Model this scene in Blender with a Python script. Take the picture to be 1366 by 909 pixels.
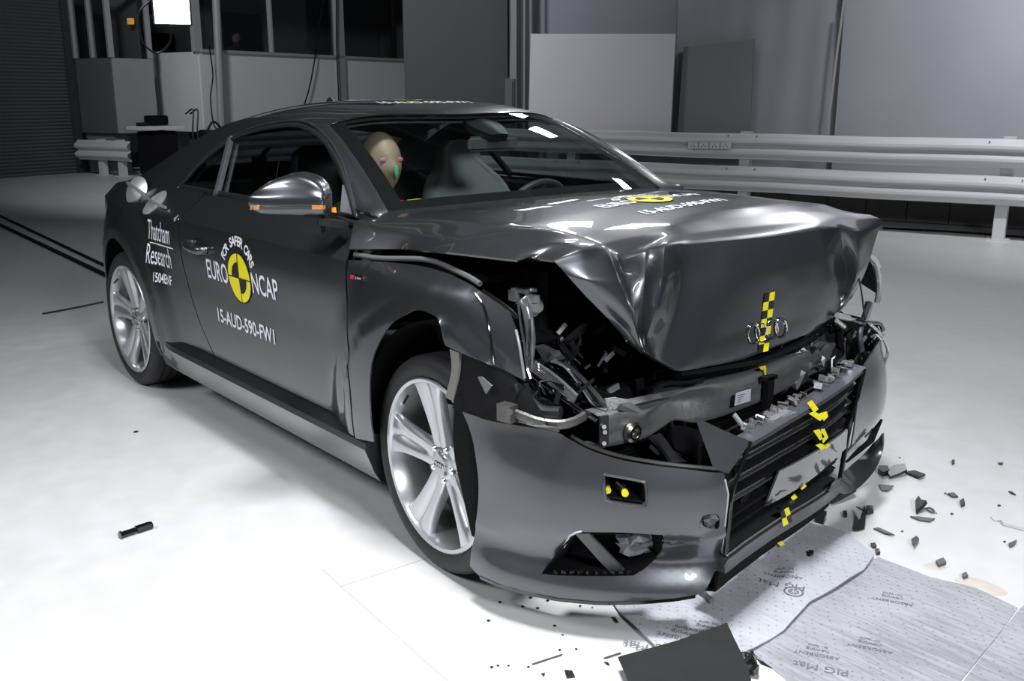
import bpy, bmesh, math, random
from mathutils import Vector, Matrix, geometry
from math import sin, cos, pi, radians, sqrt, atan2
random.seed(7)
for o in list(bpy.data.objects): bpy.data.objects.remove(o)
COL = bpy.context.scene.collection
# ------------------------------------------------------------------ camera
CAM = Vector((2.1578, -2.4045, 1.3747)); YAW, PITCH, FPX = 2.4407, 0.2488, 1289.25
FW = Vector((cos(YAW)*cos(PITCH), sin(YAW)*cos(PITCH), -sin(PITCH)))
RT = Vector((sin(YAW), -cos(YAW), 0)); UP = RT.cross(FW)
cd = bpy.data.cameras.new('camera'); cam = bpy.data.objects.new('camera', cd); COL.objects.link(cam)
cd.sensor_width = 36; cd.lens = FPX/1366*36; cd.clip_start = .05; cd.clip_end = 200
cam.matrix_world = Matrix(((RT.x, UP.x, -FW.x, CAM.x), (RT.y, UP.y, -FW.y, CAM.y), (RT.z, UP.z, -FW.z, CAM.z), (0, 0, 0, 1)))
sc = bpy.context.scene; sc.camera = cam
sc.view_settings.view_transform = 'Standard'; sc.view_settings.look = 'None'
sc.view_settings.gamma = 1; sc.view_settings.use_curve_mapping = False; sc.view_settings.exposure = 0
# ------------------------------------------------------------------ world and lamps' light
w = bpy.data.worlds.new('world'); sc.world = w; w.use_nodes = True
w.node_tree.nodes['Background'].inputs[0].default_value = (.75, .82, 1, 1)
w.node_tree.nodes['Background'].inputs[1].default_value = .09
def area(name, loc, target, sx, sy, power, col=(.95, .97, 1), spread=180):
    l = bpy.data.lights.new(name, 'AREA'); l.shape = 'RECTANGLE'; l.size = sx; l.size_y = sy; l.energy = power; l.color = col
    l.spread = radians(spread)
    o = bpy.data.objects.new(name, l); COL.objects.link(o); o.location = loc
    o.rotation_euler = (Vector(target)-Vector(loc)).to_track_quat('-Z', 'Y').to_euler(); return o
area('ceiling_lamp_light', (.7, -1.1, 5.6), (.5, -1.2, 0), 1.2, .8, 94, spread=84)
area('side_lamp_light', (-1.4, -5.4, 4.4), (-.6, -1.6, 0), 2.4, 1.2, 72, spread=110)
area('far_lamp_light', (-2.1, 5.4, 4.3), (-.2, 0, .5), .5, .2, 32, spread=120)
area('front_fill_light', (5.2, -1.8, 3.6), (.6, 0, .5), .9, .6, 60, spread=100)  # unseen fill light added to brighten the bonnet face, engine bay and grille
area('booth_lamp_light', (-8, -.5, 5.5), (-13, 9, 1.5), 1.2, .8, 165, spread=100)
area('hall_lamp_light', (.5, 4.2, 6.3), (-.5, 8.4, 2.8), 1.0, .4, 150, spread=85)

for k, (p_, t_) in enumerate((((-5.1, 4.7, 4.2), (.09, -.45, 1.0)), ((-4.3, 5.1, 4.7), (.2, -.3, 1.0)))):
    area('flood_light', p_, t_, .5, .34, 22)
# ------------------------------------------------------------------ pixel helpers (photo 1366x909)
def ray(px, py): return FW + RT*((px-683)/FPX) - UP*((py-454.5)/FPX)
def U(px, py, ax, val):
    d = ray(px, py); i = 'xyz'.index(ax); return CAM + d*((val-CAM[i])/d[i])
def UPL(px, py, A, ang):              # vertical plane through A, horizontal direction ang
    n = Vector((-sin(ang), cos(ang), 0)); d = ray(px, py); A = Vector((A[0], A[1], 0))
    return CAM + d*((A-CAM).dot(n)/d.dot(n))
def PX(p):
    d = Vector(p)-CAM; z = d.dot(FW); return (683+FPX*d.dot(RT)/z, 454.5-FPX*d.dot(UP)/z)

# ------------------------------------------------------------------ materials
MATS = {}
def mat(name, col, rough=.5, metal=0, coat=0, coat_r=.03, spec=.5, bump=None, noise=None, trans=0, emit=0, alpha=1):
    if name in MATS: return MATS[name]
    m = bpy.data.materials.new(name); m.use_nodes = True; nt = m.node_tree; b = nt.nodes['Principled BSDF']
    b.inputs['Base Color'].default_value = (*col, 1); b.inputs['Roughness'].default_value = rough; b.inputs['Metallic'].default_value = metal
    b.inputs['Coat Weight'].default_value = coat; b.inputs['Coat Roughness'].default_value = coat_r; b.inputs['Specular IOR Level'].default_value = spec
    b.inputs['Transmission Weight'].default_value = trans
    if emit: b.inputs['Emission Color'].default_value = (*col, 1); b.inputs['Emission Strength'].default_value = emit
    tc = nt.nodes.new('ShaderNodeTexCoord')
    if noise:     # (scale, amount): mottled colour
        n = nt.nodes.new('ShaderNodeTexNoise'); n.inputs['Scale'].default_value = noise[0]; n.inputs['Detail'].default_value = 6
        nt.links.new(tc.outputs['Object'], n.inputs['Vector'])
        mx = nt.nodes.new('ShaderNodeMix'); mx.data_type = 'RGBA'
        mx.inputs[6].default_value = (*[c*(1-noise[1]) for c in col], 1); mx.inputs[7].default_value = (*[min(1, c*(1+noise[1])) for c in col], 1)
        nt.links.new(n.outputs['Fac'], mx.inputs[0]); nt.links.new(mx.outputs[2], b.inputs['Base Color'])
    if bump:      # (scale, strength)
        n = nt.nodes.new('ShaderNodeTexNoise'); n.inputs['Scale'].default_value = bump[0]; n.inputs['Detail'].default_value = 4
        nt.links.new(tc.outputs['Object'], n.inputs['Vector'])
        bp = nt.nodes.new('ShaderNodeBump'); bp.inputs['Strength'].default_value = bump[1]; bp.inputs['Distance'].default_value = .01
        nt.links.new(n.outputs['Fac'], bp.inputs['Height']); nt.links.new(bp.outputs[0], b.inputs['Normal'])
    MATS[name] = m; return m
PAINT = mat('grey_metallic_paint', (.092, .098, .107), .33, .85, 1, .03, noise=(900, .25))
PAINT2 = mat('grey_bumper_paint', (.108, .114, .124), .37, .8, 1, .04, noise=(6, .06))
GLOSS = mat('gloss_black', (.006, .006, .007), .12, 0, .6)
SLAT = mat('slat_black', (.014, .014, .015), .22, 0, .8)
BLACK = mat('black_plastic', (.012, .012, .013), .45)
MATTE = mat('matte_black', (.006, .006, .007), .85, spec=.15)
LINER = mat('felt_liner', (.009, .009, .01), .95, spec=.1, bump=(160, .6))
RUB = mat('tyre_rubber', (.018, .018, .019), .62, bump=(60, .15))
ALU = mat('wheel_silver', (.62, .63, .65), .28, .75, .4)
ALUC = mat('cut_aluminium', (.36, .36, .375), .33, .7, bump=(35, .25), noise=(14, .3))
STEEL = mat('dull_steel', (.15, .15, .14), .42, .8, bump=(50, .2), noise=(25, .4))
CHROME = mat('chrome', (.85, .86, .88), .06, 1)
LENS = mat('lamp_chrome', (.6, .62, .64), .16, .7)
WHITE = mat('white_lettering', (.82, .83, .88), .5)
YEL = mat('yellow_marker', (.88, .78, .01), .45)
TBLK = mat('black_marker', (.01, .01, .01), .5)
RED = mat('red_badge', (.6, .02, .02), .4)
LEATH = mat('grey_leather', (.38, .39, .39), .6, bump=(120, .1))
LEATHD = mat('dark_leather', (.045, .046, .05), .55, bump=(120, .1))
SKIN = mat('dummy_vinyl', (.42, .30, .22), .5)
PINK = mat('pink_paint', (.75, .2, .3), .6); GREEN = mat('green_paint', (.12, .5, .28), .6)
ORANGE = mat('orange_lens', (.9, .28, .02), .2, 0, 1)
HEAD = mat('headliner', (.10, .105, .105), .9)
WPAINT = mat('white_wall_paint', (.58, .58, .59), .6, noise=(1.2, .05))
RAILM = mat('white_rail_paint', (.62, .62, .64), .45, noise=(2.5, .08))
BOARD = mat('white_board', (.62, .61, .65), .55)
DARKW = mat('dark_wall', (.045, .047, .05), .8)
def glass(name, tint, ior=1.5, rough=0.0):
    m = bpy.data.materials.new(name); m.use_nodes = True; nt = m.node_tree; nt.nodes.clear()
    out = nt.nodes.new('ShaderNodeOutputMaterial'); mx = nt.nodes.new('ShaderNodeMixShader'); fr = nt.nodes.new('ShaderNodeFresnel')
    t = nt.nodes.new('ShaderNodeBsdfTransparent'); g = nt.nodes.new('ShaderNodeBsdfGlossy'); g.inputs['Roughness'].default_value = rough
    t.inputs[0].default_value = (*tint, 1); fr.inputs[0].default_value = ior
    ge = nt.nodes.new('ShaderNodeNewGeometry'); ml = nt.nodes.new('ShaderNodeMath'); ml.operation = 'MULTIPLY'; iv = nt.nodes.new('ShaderNodeMath'); iv.operation = 'SUBTRACT'; iv.inputs[0].default_value = 1
    nt.links.new(ge.outputs['Backfacing'], iv.inputs[1]); nt.links.new(fr.outputs[0], ml.inputs[0]); nt.links.new(iv.outputs[0], ml.inputs[1]); nt.links.new(ml.outputs[0], mx.inputs[0]); nt.links.new(t.outputs[0], mx.inputs[1]); nt.links.new(g.outputs[0], mx.inputs[2]); nt.links.new(mx.outputs[0], out.inputs[0])
    return m
GLASS = glass('side_glass', (.55, .57, .57), 1.4)
WGLASS = glass('windscreen_glass', (.90, .94, .92), 1.45)
LGLASS = glass('lamp_glass', (.9, .92, .93), 1.5)
BGLASS = glass('booth_glass', (.75, .76, .77), 1.5)
def floor_mat():
    m = bpy.data.materials.new('painted_concrete'); m.use_nodes = True; nt = m.node_tree; b = nt.nodes['Principled BSDF']
    tc = nt.nodes.new('ShaderNodeTexCoord')
    n1 = nt.nodes.new('ShaderNodeTexNoise'); n1.inputs['Scale'].default_value = .9; n1.inputs['Detail'].default_value = 8
    n2 = nt.nodes.new('ShaderNodeTexNoise'); n2.inputs['Scale'].default_value = 9; n2.inputs['Detail'].default_value = 8
    ad = nt.nodes.new('ShaderNodeMath'); ad.operation = 'MULTIPLY'
    cr = nt.nodes.new('ShaderNodeValToRGB')
    cr.color_ramp.elements[0].position = .12; cr.color_ramp.elements[0].color = (.60, .60, .60, 1)
    cr.color_ramp.elements[1].position = .33; cr.color_ramp.elements[1].color = (.66, .66, .665, 1)
    for n in (n1, n2): nt.links.new(tc.outputs['Object'], n.inputs['Vector'])
    nt.links.new(n1.outputs['Fac'], ad.inputs[0]); nt.links.new(n2.outputs['Fac'], ad.inputs[1]); nt.links.new(ad.outputs[0], cr.inputs[0])
    nt.links.new(cr.outputs[0], b.inputs['Base Color']); b.inputs['Roughness'].default_value = .32; b.inputs['Specular IOR Level'].default_value = .35
    rr = nt.nodes.new('ShaderNodeMapRange'); rr.inputs[3].default_value = .28; rr.inputs[4].default_value = .5
    nt.links.new(n2.outputs['Fac'], rr.inputs[0]); nt.links.new(rr.outputs[0], b.inputs['Roughness'])
    bp = nt.nodes.new('ShaderNodeBump'); bp.inputs['Strength'].default_value = .06; bp.inputs['Distance'].default_value = .01
    nt.links.new(n1.outputs['Fac'], bp.inputs['Height']); nt.links.new(bp.outputs[0], b.inputs['Normal'])
    return m

# ------------------------------------------------------------------ mesh helpers
def obj(name, bm, m, parent=None, smooth=True, ang=35):
    me = bpy.data.meshes.new(name)
    bm.normal_update()
    if smooth:
        for f in bm.faces: f.smooth = True
        for e in bm.edges:
            if len(e.link_faces) != 2 or e.calc_face_angle(0) > radians(ang): e.smooth = False
    bm.to_mesh(me); bm.free()
    o = bpy.data.objects.new(name, me); COL.objects.link(o)
    for mm in (m if isinstance(m, (list, tuple)) else [m]): me.materials.append(mm)
    if parent: o.parent = parent
    return o
def empty(name, loc=(0, 0, 0)):
    o = bpy.data.objects.new(name, None); COL.objects.link(o); o.location = loc; o.empty_display_size = .1; return o
def tag(o, label, cat, group=None, kind=None):
    o['label'] = label; o['category'] = cat
    if group: o['group'] = group
    if kind: o['kind'] = kind
    return o
def struct(name, bm, m, smooth=False):
    o = obj(name, bm, m, None, smooth); o['kind'] = 'structure'; return o
def frame(d):                          # orthonormal frame from direction
    d = Vector(d).normalized(); a = Vector((0, 0, 1)) if abs(d.z) < .95 else Vector((1, 0, 0))
    x = d.cross(a).normalized(); return x, x.cross(d).normalized() if False else d.cross(x).normalized(), d
def box(bm, c, s, rot=None, mi=0):
    r = bmesh.ops.create_cube(bm, size=1); M = Matrix.Translation(c) @ (rot.to_4x4() if rot else Matrix()) @ Matrix.Diagonal((*s, 1))
    bmesh.ops.transform(bm, matrix=M, verts=r['verts'])
    for v in r['verts']:
        for f in v.link_faces: f.material_index = mi
    return r['verts']
def bar(bm, a, b, w, h, up=(0, 0, 1), mi=0):   # box from a to b, w sideways, h along up
    a = Vector(a); b = Vector(b); d = (b-a); L = d.length; d.normalize(); up = Vector(up)
    x = d.cross(up).normalized(); u = x.cross(d).normalized()
    R = Matrix((x, d, u)).transposed()
    return box(bm, (a+b)/2, (w, L, h), R, mi)
def cr(p0, p1, p2, p3, t):
    return .5*((2*p1)+(-p0+p2)*t+(2*p0-5*p1+4*p2-p3)*t*t+(-p0+3*p1-3*p2+p3)*t**3)
def spline(pts, n=6, closed=False):
    pts = [Vector(p) for p in pts]; N = len(pts); out = []
    if N < 3 and not closed:
        return [pts[0].lerp(pts[1], k/n) for k in range(n+1)]
    for i in range(N if closed else N-1):
        if closed: q = [pts[(i+k) % N] for k in (-1, 0, 1, 2)]
        else:
            q = [pts[i-1] if i > 0 else pts[0]*2-pts[1], pts[i], pts[i+1], pts[i+2] if i+2 < N else pts[-1]*2-pts[-2]]
        for k in range(n): out.append(cr(*q, k/n))
    if not closed: out.append(pts[-1].copy())
    return out
def tube(bm, pts, r, seg=8, closed=False, smooth_n=0, flat=1.0, mi=0):
    if smooth_n: pts = spline(pts, smooth_n, closed)
    pts = [Vector(p) for p in pts]; N = len(pts); rings = []; prev = None
    for i, p in enumerate(pts):
        d = (pts[(i+1) % N]-pts[i-1]) if (closed or 0 < i < N-1) else (pts[1]-pts[0] if i == 0 else pts[-1]-pts[-2])
        if d.length < 1e-9: d = Vector((0, 0, 1))
        d.normalize()
        if prev is None:
            x = d.cross(Vector((0, 0, 1)));
            if x.length < .1: x = d.cross(Vector((1, 0, 0)))
        else: x = prev - d*prev.dot(d)
        x.normalize(); prev = x; y = d.cross(x)
        rr = r[i*(len(r)-1)//max(1, N-1)] if isinstance(r, (list, tuple)) else r
        rings.append([bm.verts.new(p + x*cos(2*pi*k/seg)*rr + y*sin(2*pi*k/seg)*rr*flat) for k in range(seg)])
    for i in range(N if closed else N-1):
        a, b = rings[i], rings[(i+1) % N]
        for k in range(seg):
            f = bm.faces.new((a[k], a[(k+1) % seg], b[(k+1) % seg], b[k])); f.material_index = mi
    if not closed:
        bm.faces.new(rings[0][::-1]).material_index = mi; bm.faces.new(rings[-1]).material_index = mi
def lathe(bm, prof, c, axis='y', seg=48, mi=0, closed=True):
    rings = []
    for k in range(seg):
        a = 2*pi*k/seg; ring = []
        for (r, h) in prof:
            if axis == 'y': v = Vector((r*cos(a), h, r*sin(a)))
            elif axis == 'z': v = Vector((r*cos(a), r*sin(a), h))
            else: v = Vector((h, r*cos(a), r*sin(a)))
            ring.append(bm.verts.new(Vector(c)+v))
        rings.append(ring)
    n = len(prof)
    for k in range(seg):
        a, b = rings[k], rings[(k+1) % seg]
        for i in range(n if closed else n-1):
            j = (i+1) % n
            f = bm.faces.new((a[i], a[j], b[j], b[i])); f.material_index = mi
    bmesh.ops.remove_doubles(bm, verts=[v for r in rings for v in r], dist=1e-5)
    bmesh.ops.recalc_face_normals(bm, faces=bm.faces)
def thicken(bm, t, out_ref=None):
    """give an open sheet a real thickness t on its back"""
    bmesh.ops.remove_doubles(bm, verts=bm.verts, dist=1e-5)
    bmesh.ops.recalc_face_normals(bm, faces=bm.faces)
    bm.normal_update()
    if out_ref is not None:
        s = sum((f.normal.dot(out_ref(f.calc_center_median())))*f.calc_area() for f in bm.faces)
        if s < 0:
            bmesh.ops.reverse_faces(bm, faces=bm.faces); bm.normal_update()
    vs = list(bm.verts); fs = list(bm.faces); es = [e for e in bm.edges if len(e.link_faces) == 1]
    inner = {v: bm.verts.new(v.co - v.normal*t) for v in vs}
    for f in fs: bm.faces.new([inner[v] for v in reversed(f.verts)]).material_index = f.material_index
    for e in es:
        f = e.link_faces[0]; a, b = e.verts
        # order so that rim faces outward
        l = [l for l in f.loops if l.edge == e][0]; a, b = l.vert, l.link_loop_next.vert
        try: bm.faces.new((b, a, inner[a], inner[b])).material_index = f.material_index
        except ValueError: pass
def gridmesh(bm, rows, mi=0):
    V = [[bm.verts.new(p) for p in r] for r in rows]
    for i in range(len(V)-1):
        for j in range(len(V[0])-1):
            try:
                f = bm.faces.new((V[i][j], V[i][j+1], V[i+1][j+1], V[i+1][j])); f.material_index = mi
            except ValueError: pass
    return V
def netgrid(net, nu=5, nv=5):
    rows = [spline(r, nv) for r in net]; n = len(rows[0])
    cols = [spline([rows[i][j] for i in range(len(rows))], nu) for j in range(n)]
    return [[cols[j][i] for j in range(n)] for i in range(len(cols[0]))]
def net_sheet(name, net, m, parent, t=.004, out=None, nu=5, nv=5, ang=35):
    bm = bmesh.new(); gridmesh(bm, netgrid(net, nu, nv))
    thicken(bm, t, out or (lambda c: Vector((0, 0, 1)))); return obj(name, bm, m, parent, True, ang)
def inside(p, poly):
    c = False; n = len(poly); x, y = p; j = n-1
    for i in range(n):
        xi, yi = poly[i][0], poly[i][1]; xj, yj = poly[j][0], poly[j][1]
        if (yi > y) != (yj > y) and x < (xj-xi)*(y-yi)/(yj-yi)+xi: c = not c
        j = i
    return c
def densify(poly, step):
    out = []; n = len(poly)
    for i in range(n):
        a = Vector(poly[i][:2]); b = Vector(poly[(i+1) % n][:2]); k = max(1, int((b-a).length/step))
        for t in range(k): out.append(a.lerp(b, t/k))
    return out
def segs(*ss, n=6):                   # outline from smooth segments joined at sharp corners
    out = []
    for s in ss:
        q = spline([Vector((*p[:2], 0)) for p in s], n) if len(s) > 2 else [Vector((*p[:2], 0)) for p in s]
        q = [Vector((v.x, v.y)) for v in q]
        if out and (out[-1]-q[0]).length < 1e-6: q = q[1:]
        out += q
    if (out[0]-out[-1]).length < 1e-6: out.pop()
    return out
def cdt_bm(outline, fmap, step=.03, holes=(), bm=None, mi=0, extra=()):
    bm = bm or bmesh.new()
    loops = [densify(outline, step)]+[densify(h, step) for h in holes]
    co = []; ed = []
    for L in loops:
        s = len(co); co += L; ed += [(s+i, s+(i+1) % len(L)) for i in range(len(L))]
    for line in extra:                 # crease lines inside the panel
        d = densify(list(line)+[line[-1]], step)[:-1]; s = len(co); co += d; ed += [(s+i, s+i+1) for i in range(len(d)-1)]
    xs = [c[0] for c in loops[0]]; ys = [c[1] for c in loops[0]]
    x = min(xs)+step*.5; row = 0; edge = co[:]
    while x < max(xs):
        y = min(ys)+step*(.5 if row % 2 else .1)
        while y < max(ys):
            p = Vector((x, y))
            if inside(p, loops[0]) and not any(inside(p, h) for h in loops[1:]) and all(abs(p.x-q.x)+abs(p.y-q.y) > step*.55 for q in edge): co.append(p)
            y += step
        x += step*.9; row += 1
    v, e, f, *_ = geometry.delaunay_2d_cdt([Vector(c) for c in co], ed, [], 0, 1e-6)
    V = [bm.verts.new(fmap(p[0], p[1])) for p in v]
    for t in f:
        c = sum((Vector(v[i]) for i in t), Vector((0, 0)))/len(t)
        if inside(c, loops[0]) and not any(inside(c, h) for h in loops[1:]):
            try: bm.faces.new([V[i] for i in t]).material_index = mi
            except ValueError: pass
    for q in [q for q in bm.verts if not q.link_faces]: bm.verts.remove(q)
    return bm
def panel(name, outline, fmap, m, parent, step=.03, t=.005, holes=(), out=None, ang=35, extra=()):
    bm = cdt_bm(outline, fmap, step, holes, extra=extra); thicken(bm, t, out); return obj(name, bm, m, parent, True, ang)
def plate(bm, pts, t, mi=0, n=None):    # flat polygon with thickness
    vs = [bm.verts.new(p) for p in pts]; f = bm.faces.new(vs); f.normal_update(); nn = n or f.normal.copy(); f.material_index = mi
    ws = [bm.verts.new(Vector(p)-nn*t) for p in pts]; bm.faces.new(ws[::-1]).material_index = mi
    for i in range(len(vs)):
        j = (i+1) % len(vs); bm.faces.new((vs[j], vs[i], ws[i], ws[j])).material_index = mi
def interp(tab, x):
    if x <= tab[0][0]: return tab[0][1]
    for (a, va), (b, vb) in zip(tab, tab[1:]):
        if x <= b: return va+(vb-va)*(x-a)/(b-a)
    return tab[-1][1]
def sstep(a, b, x):
    t = max(0, min(1, (x-a)/(b-a))); return t*t*(3-2*t)
# lettering
def text_bm(bm, items, place, mi=0, bold=0.0):
    """items: (string, x, y, size, xscale, rotation) in a flat frame; place(x,y)->3D point"""
    for (s, x, y, size, xs, rot) in items:
        cu = bpy.data.curves.new('t', 'FONT'); cu.body = s; cu.size = size; cu.align_x = 'CENTER'; cu.align_y = 'CENTER'; cu.offset = bold; cu.resolution_u = 3
        to = bpy.data.objects.new('t', cu); COL.objects.link(to); bpy.context.view_layer.update()
        me = bpy.data.meshes.new_from_object(to.evaluated_get(bpy.context.evaluated_depsgraph_get()))
        tb = bmesh.new(); tb.from_mesh(me)
        bmesh.ops.triangulate(tb, faces=tb.faces); bmesh.ops.subdivide_edges(tb, edges=[e for e in tb.edges if e.calc_length() > size*.5], cuts=1)
        bmesh.ops.triangulate(tb, faces=tb.faces)
        mp = {}
        for v in tb.verts:
            px_, py_ = v.co.x*xs, v.co.y; mp[v] = bm.verts.new(place(x+px_*cos(rot)-py_*sin(rot), y+px_*sin(rot)+py_*cos(rot)))
        for f in tb.faces:
            try: bm.faces.new([mp[v] for v in f.verts]).material_index = mi
            except ValueError: pass
        tb.free(); bpy.data.objects.remove(to); bpy.data.curves.remove(cu); bpy.data.meshes.remove(me)
def disc_sector(bm, place, r0, r1, a0, a1, mi, n=10, lift=0):
    for i in range(n):
        t0 = a0+(a1-a0)*i/n; t1 = a0+(a1-a0)*(i+1)/n
        q = [(r0*cos(t0), r0*sin(t0)), (r1*cos(t0), r1*sin(t0)), (r1*cos(t1), r1*sin(t1)), (r0*cos(t1), r0*sin(t1))]
        if r0 < 1e-6: q = q[1:] if False else [q[0], q[1], q[2]]
        f = bm.faces.new([bm.verts.new(place(*p, lift)) for p in q]); f.material_index = mi

# ================================================================== ROOM
TH = radians(17); ua, va = pi+TH, pi/2+TH
Ud = Vector((cos(ua), sin(ua), 0)); Vd = Vector((cos(va), sin(va), 0))
RA = Vector((-1.87, 7.23, 0))                     # a foot of the right guard rail
def G0(px, py): return U(px, py, 'z', 0)
bm = bmesh.new(); c0 = RA+Vd*1.6
pts = [c0-Ud*9, c0+Ud*24, c0+Ud*24-Vd*26, c0-Ud*9-Vd*26]
plate(bm, [Vector((p.x, p.y, 0)) for p in pts[::-1]], .1, n=Vector((0, 0, 1)))
bmesh.ops.recalc_face_normals(bm, faces=bm.faces)
fl = struct('floor', bm, floor_mat())
# right wall behind the sheets, low masonry course
bm = bmesh.new(); WR = RA+Vd*1.25
bar(bm, WR-Ud*9+Vector((0, 0, 3.5)), WR+Ud*8.3+Vector((0, 0, 3.5)), .2, 7)
struct('wall_right', bm, DARKW)
brick = mat('low_block_course', (.17, .16, .15), .8, noise=(5, .3))
bm = bmesh.new(); k = 0
t = -9.0
while t < 5.5:
    a = WR-Vd*.17+Ud*t; bar(bm, a+Vector((0, 0, .13)), a+Ud*.43+Vector((0, 0, .13)), .12, .24); t += .44
struct('trim_1', bm, brick)
ceil = bmesh.new()
bar(ceil, c0-Ud*9-Vd*12+Vector((0, 0, 7.2)), c0+Ud*24-Vd*12+Vector((0, 0, 7.2)), 28, .1)
struct('ceiling', ceil, mat('dark_ceiling', (.1, .105, .11), .8))
bm = bmesh.new()
for k in range(13):
    a = c0-Ud*9-Vd*(k*2.0)+Vector((0, 0, 6.95)); bar(bm, a, a+Ud*33, .12, .3)
struct('trim_2', bm, mat('ceiling_beam_paint', (.3, .31, .32), .6))
# far-left end wall with roller shutter
SH = G0(104, 231)
bm = bmesh.new()
a = SH-Vd*7; n = 90
rows = []
for i in range(n+1):
    z = 5.4*i/n
    for q in (0, .5):
        zz = z+q*5.4/n; off = .035 if q else 0.0
        rows.append([a-Ud*off+Vector((0, 0, zz)), SH-Ud*off+Vector((0, 0, zz))])
gridmesh(bm, rows)
for v in bm.verts: v.co += Ud*.05
obj_sh = struct('door_1', bm, mat('shutter_grey', (.14, .145, .145), .5, .2, noise=(1.5, .1)))
bm = bmesh.new(); bar(bm, SH+Vector((0, 0, 2.7))+Ud*.1, SH+Vd*.14+Vector((0, 0, 2.7))+Ud*.1, .3, 5.4)
struct('trim_3', bm, DARKW)
bm = bmesh.new(); bar(bm, SH+Ud*.4-Vd*24+Vector((0, 0, 3.5)), SH+Ud*.4+Vd*16+Vector((0, 0, 3.5)), .2, 7)
struct('wall_left', bm, DARKW)

# ------------------------------------------------------------------ control booth
BC = U(272, 176, 'z', .73); BC.z = 0
Z0, ZS, ZT = .73, 2.12, 3.7
DW = mat('booth_inside', (.20, .20, .21), .8)
FR = mat('booth_frame_paint', (.30, .30, .31), .5)
booth = empty('control_booth', BC)
tag(booth, 'white panelled control booth with dark windows behind the car', 'booth')
inv = Matrix.Translation(-BC)
def bpart(name, bm, m, par=booth, sm=False):
    bmesh.ops.transform(bm, matrix=inv, verts=bm.verts); return obj(name, bm, m, par, sm)
def hw(px): # parameter t along V from BC for a pixel column
    P = UPL(px, 126, BC, va); return (P-BC).dot(Vd)
tR = hw(601)
z = lambda h: Vector((0, 0, h))
bm = bmesh.new(); bar(bm, BC+z((Z0+ZS)/2-.36), BC+Vd*tR+z((Z0+ZS)/2-.36), .08, ZS-Z0+.72); bpart('lower_panel', bm, WPAINT)
tL = 2.2
bm = bmesh.new(); bar(bm, BC+z((Z0+ZS)/2), BC+Ud*tL+z((Z0+ZS)/2), .08, ZS-Z0); bpart('lower_panel', bm, WPAINT)
bm = bmesh.new(); bar(bm, BC+z(ZT+.5), BC+Vd*tR+z(ZT+.5), .08, 1.2); bar(bm, BC+z(ZT+.5), BC+Ud*tL+z(ZT+.5), .08, 1.2); bpart('upper_panel', bm, WPAINT)
for px, wd in ((266, .16), (364, .04), (453, .22), (526, .05), (600, .10)):
    t = hw(px); bm = bmesh.new(); bar(bm, BC+Vd*(t-wd/2)+Ud*-.03+z((ZS+ZT)/2), BC+Vd*(t+wd/2)+Ud*-.03+z((ZS+ZT)/2), .1, ZT-ZS) if px != 453 else bar(bm, BC+Vd*(t-wd/2)-Ud*.03+z(2.2), BC+Vd*(t+wd/2)-Ud*.03+z(2.2), .14, 3.1)
    bpart('mullion', bm, FR if px not in (526, ) else MATTE)
bm = bmesh.new(); bar(bm, BC-Ud*.04+z(ZS+.02), BC+Vd*tR-Ud*.04+z(ZS+.02), .12, .05); bpart('window_ledge', bm, FR)
for a_, b_ in ((266, 364), (364, 453), (453, 526), (526, 600)):
    bm = bmesh.new(); bar(bm, BC+Vd*(hw(a_)+.05)+z((ZS+ZT)/2), BC+Vd*(hw(b_)-.05)+z((ZS+ZT)/2), .012, ZT-ZS); bpart('window_pane', bm, BGLASS)
bm = bmesh.new(); bar(bm, BC+Ud*.1+z((ZS+ZT)/2), BC+Ud*(tL)+z((ZS+ZT)/2), .012, ZT-ZS); bpart('window_pane', bm, BGLASS)
bm = bmesh.new(); bar(bm, BC+Ud*tL+z(2.6), BC+Ud*tL+Vd*tR+z(2.6), .08, 4.6); bar(bm, BC+Ud*1.1+Vd*tR+z(2.6), BC+Ud*1.1+Vd*(tR+.02)+z(2.6), 2.2, 4.6)
bar(bm, BC+Ud*1.1+z(Z0+.04), BC+Ud*1.1+Vd*tR+z(Z0+.04), 2.2, .05); bar(bm, BC+Ud*1.1+z(ZT+.9), BC+Ud*1.1+Vd*tR+z(ZT+.9), 2.2, .05)
bpart('inner_wall', bm, DW)
for px0, px1, z0, z1 in ((400, 447, 2.25, 3.05), (300, 320, 2.9, 3.4), (296, 335, 2.2, 2.55)):
    bm = bmesh.new(); bar(bm, BC+Ud*(tL-.1)+Vd*hw(px0)+z((z0+z1)/2), BC+Ud*(tL-.1)+Vd*hw(px1)+z((z0+z1)/2), .06, z1-z0); bpart('inner_board', bm, MATTE)
bm = bmesh.new(); bar(bm, BC+Ud*.5+Vd*.2+z(Z0/2), BC+Ud*.5+Vd*tR+z(Z0/2), .3, Z0); bpart('plinth', bm, DARKW)
# person standing inside the booth
pp = BC+Ud*.9+Vd*(hw(362)); pe = pp-BC
def skin_fig(name, verts, edges, rad, m, parent=None, sub=2):
    me = bpy.data.meshes.new(name); me.from_pydata([tuple(v) for v in verts], edges, []); o = bpy.data.objects.new(name, me); COL.objects.link(o)
    me.materials.append(m); s = o.modifiers.new('s', 'SKIN'); s.use_smooth_shade = True
    for i, r in enumerate(rad): me.skin_vertices[0].data[i].radius = (r, r*.85) if not isinstance(r, tuple) else r
    me.skin_vertices[0].data[0].use_root = True
    ss = o.modifiers.new('u', 'SUBSURF'); ss.levels = sub; ss.render_levels = sub
    bpy.context.view_layer.update()
    m2 = bpy.data.meshes.new_from_object(o.evaluated_get(bpy.context.evaluated_depsgraph_get()))
    o.modifiers.clear(); o.data = m2; bpy.data.meshes.remove(me)
    for p in m2.polygons: p.use_smooth = True
    if parent: o.parent = parent
    return o
person = empty('person', pp+z(Z0+.07))
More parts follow.
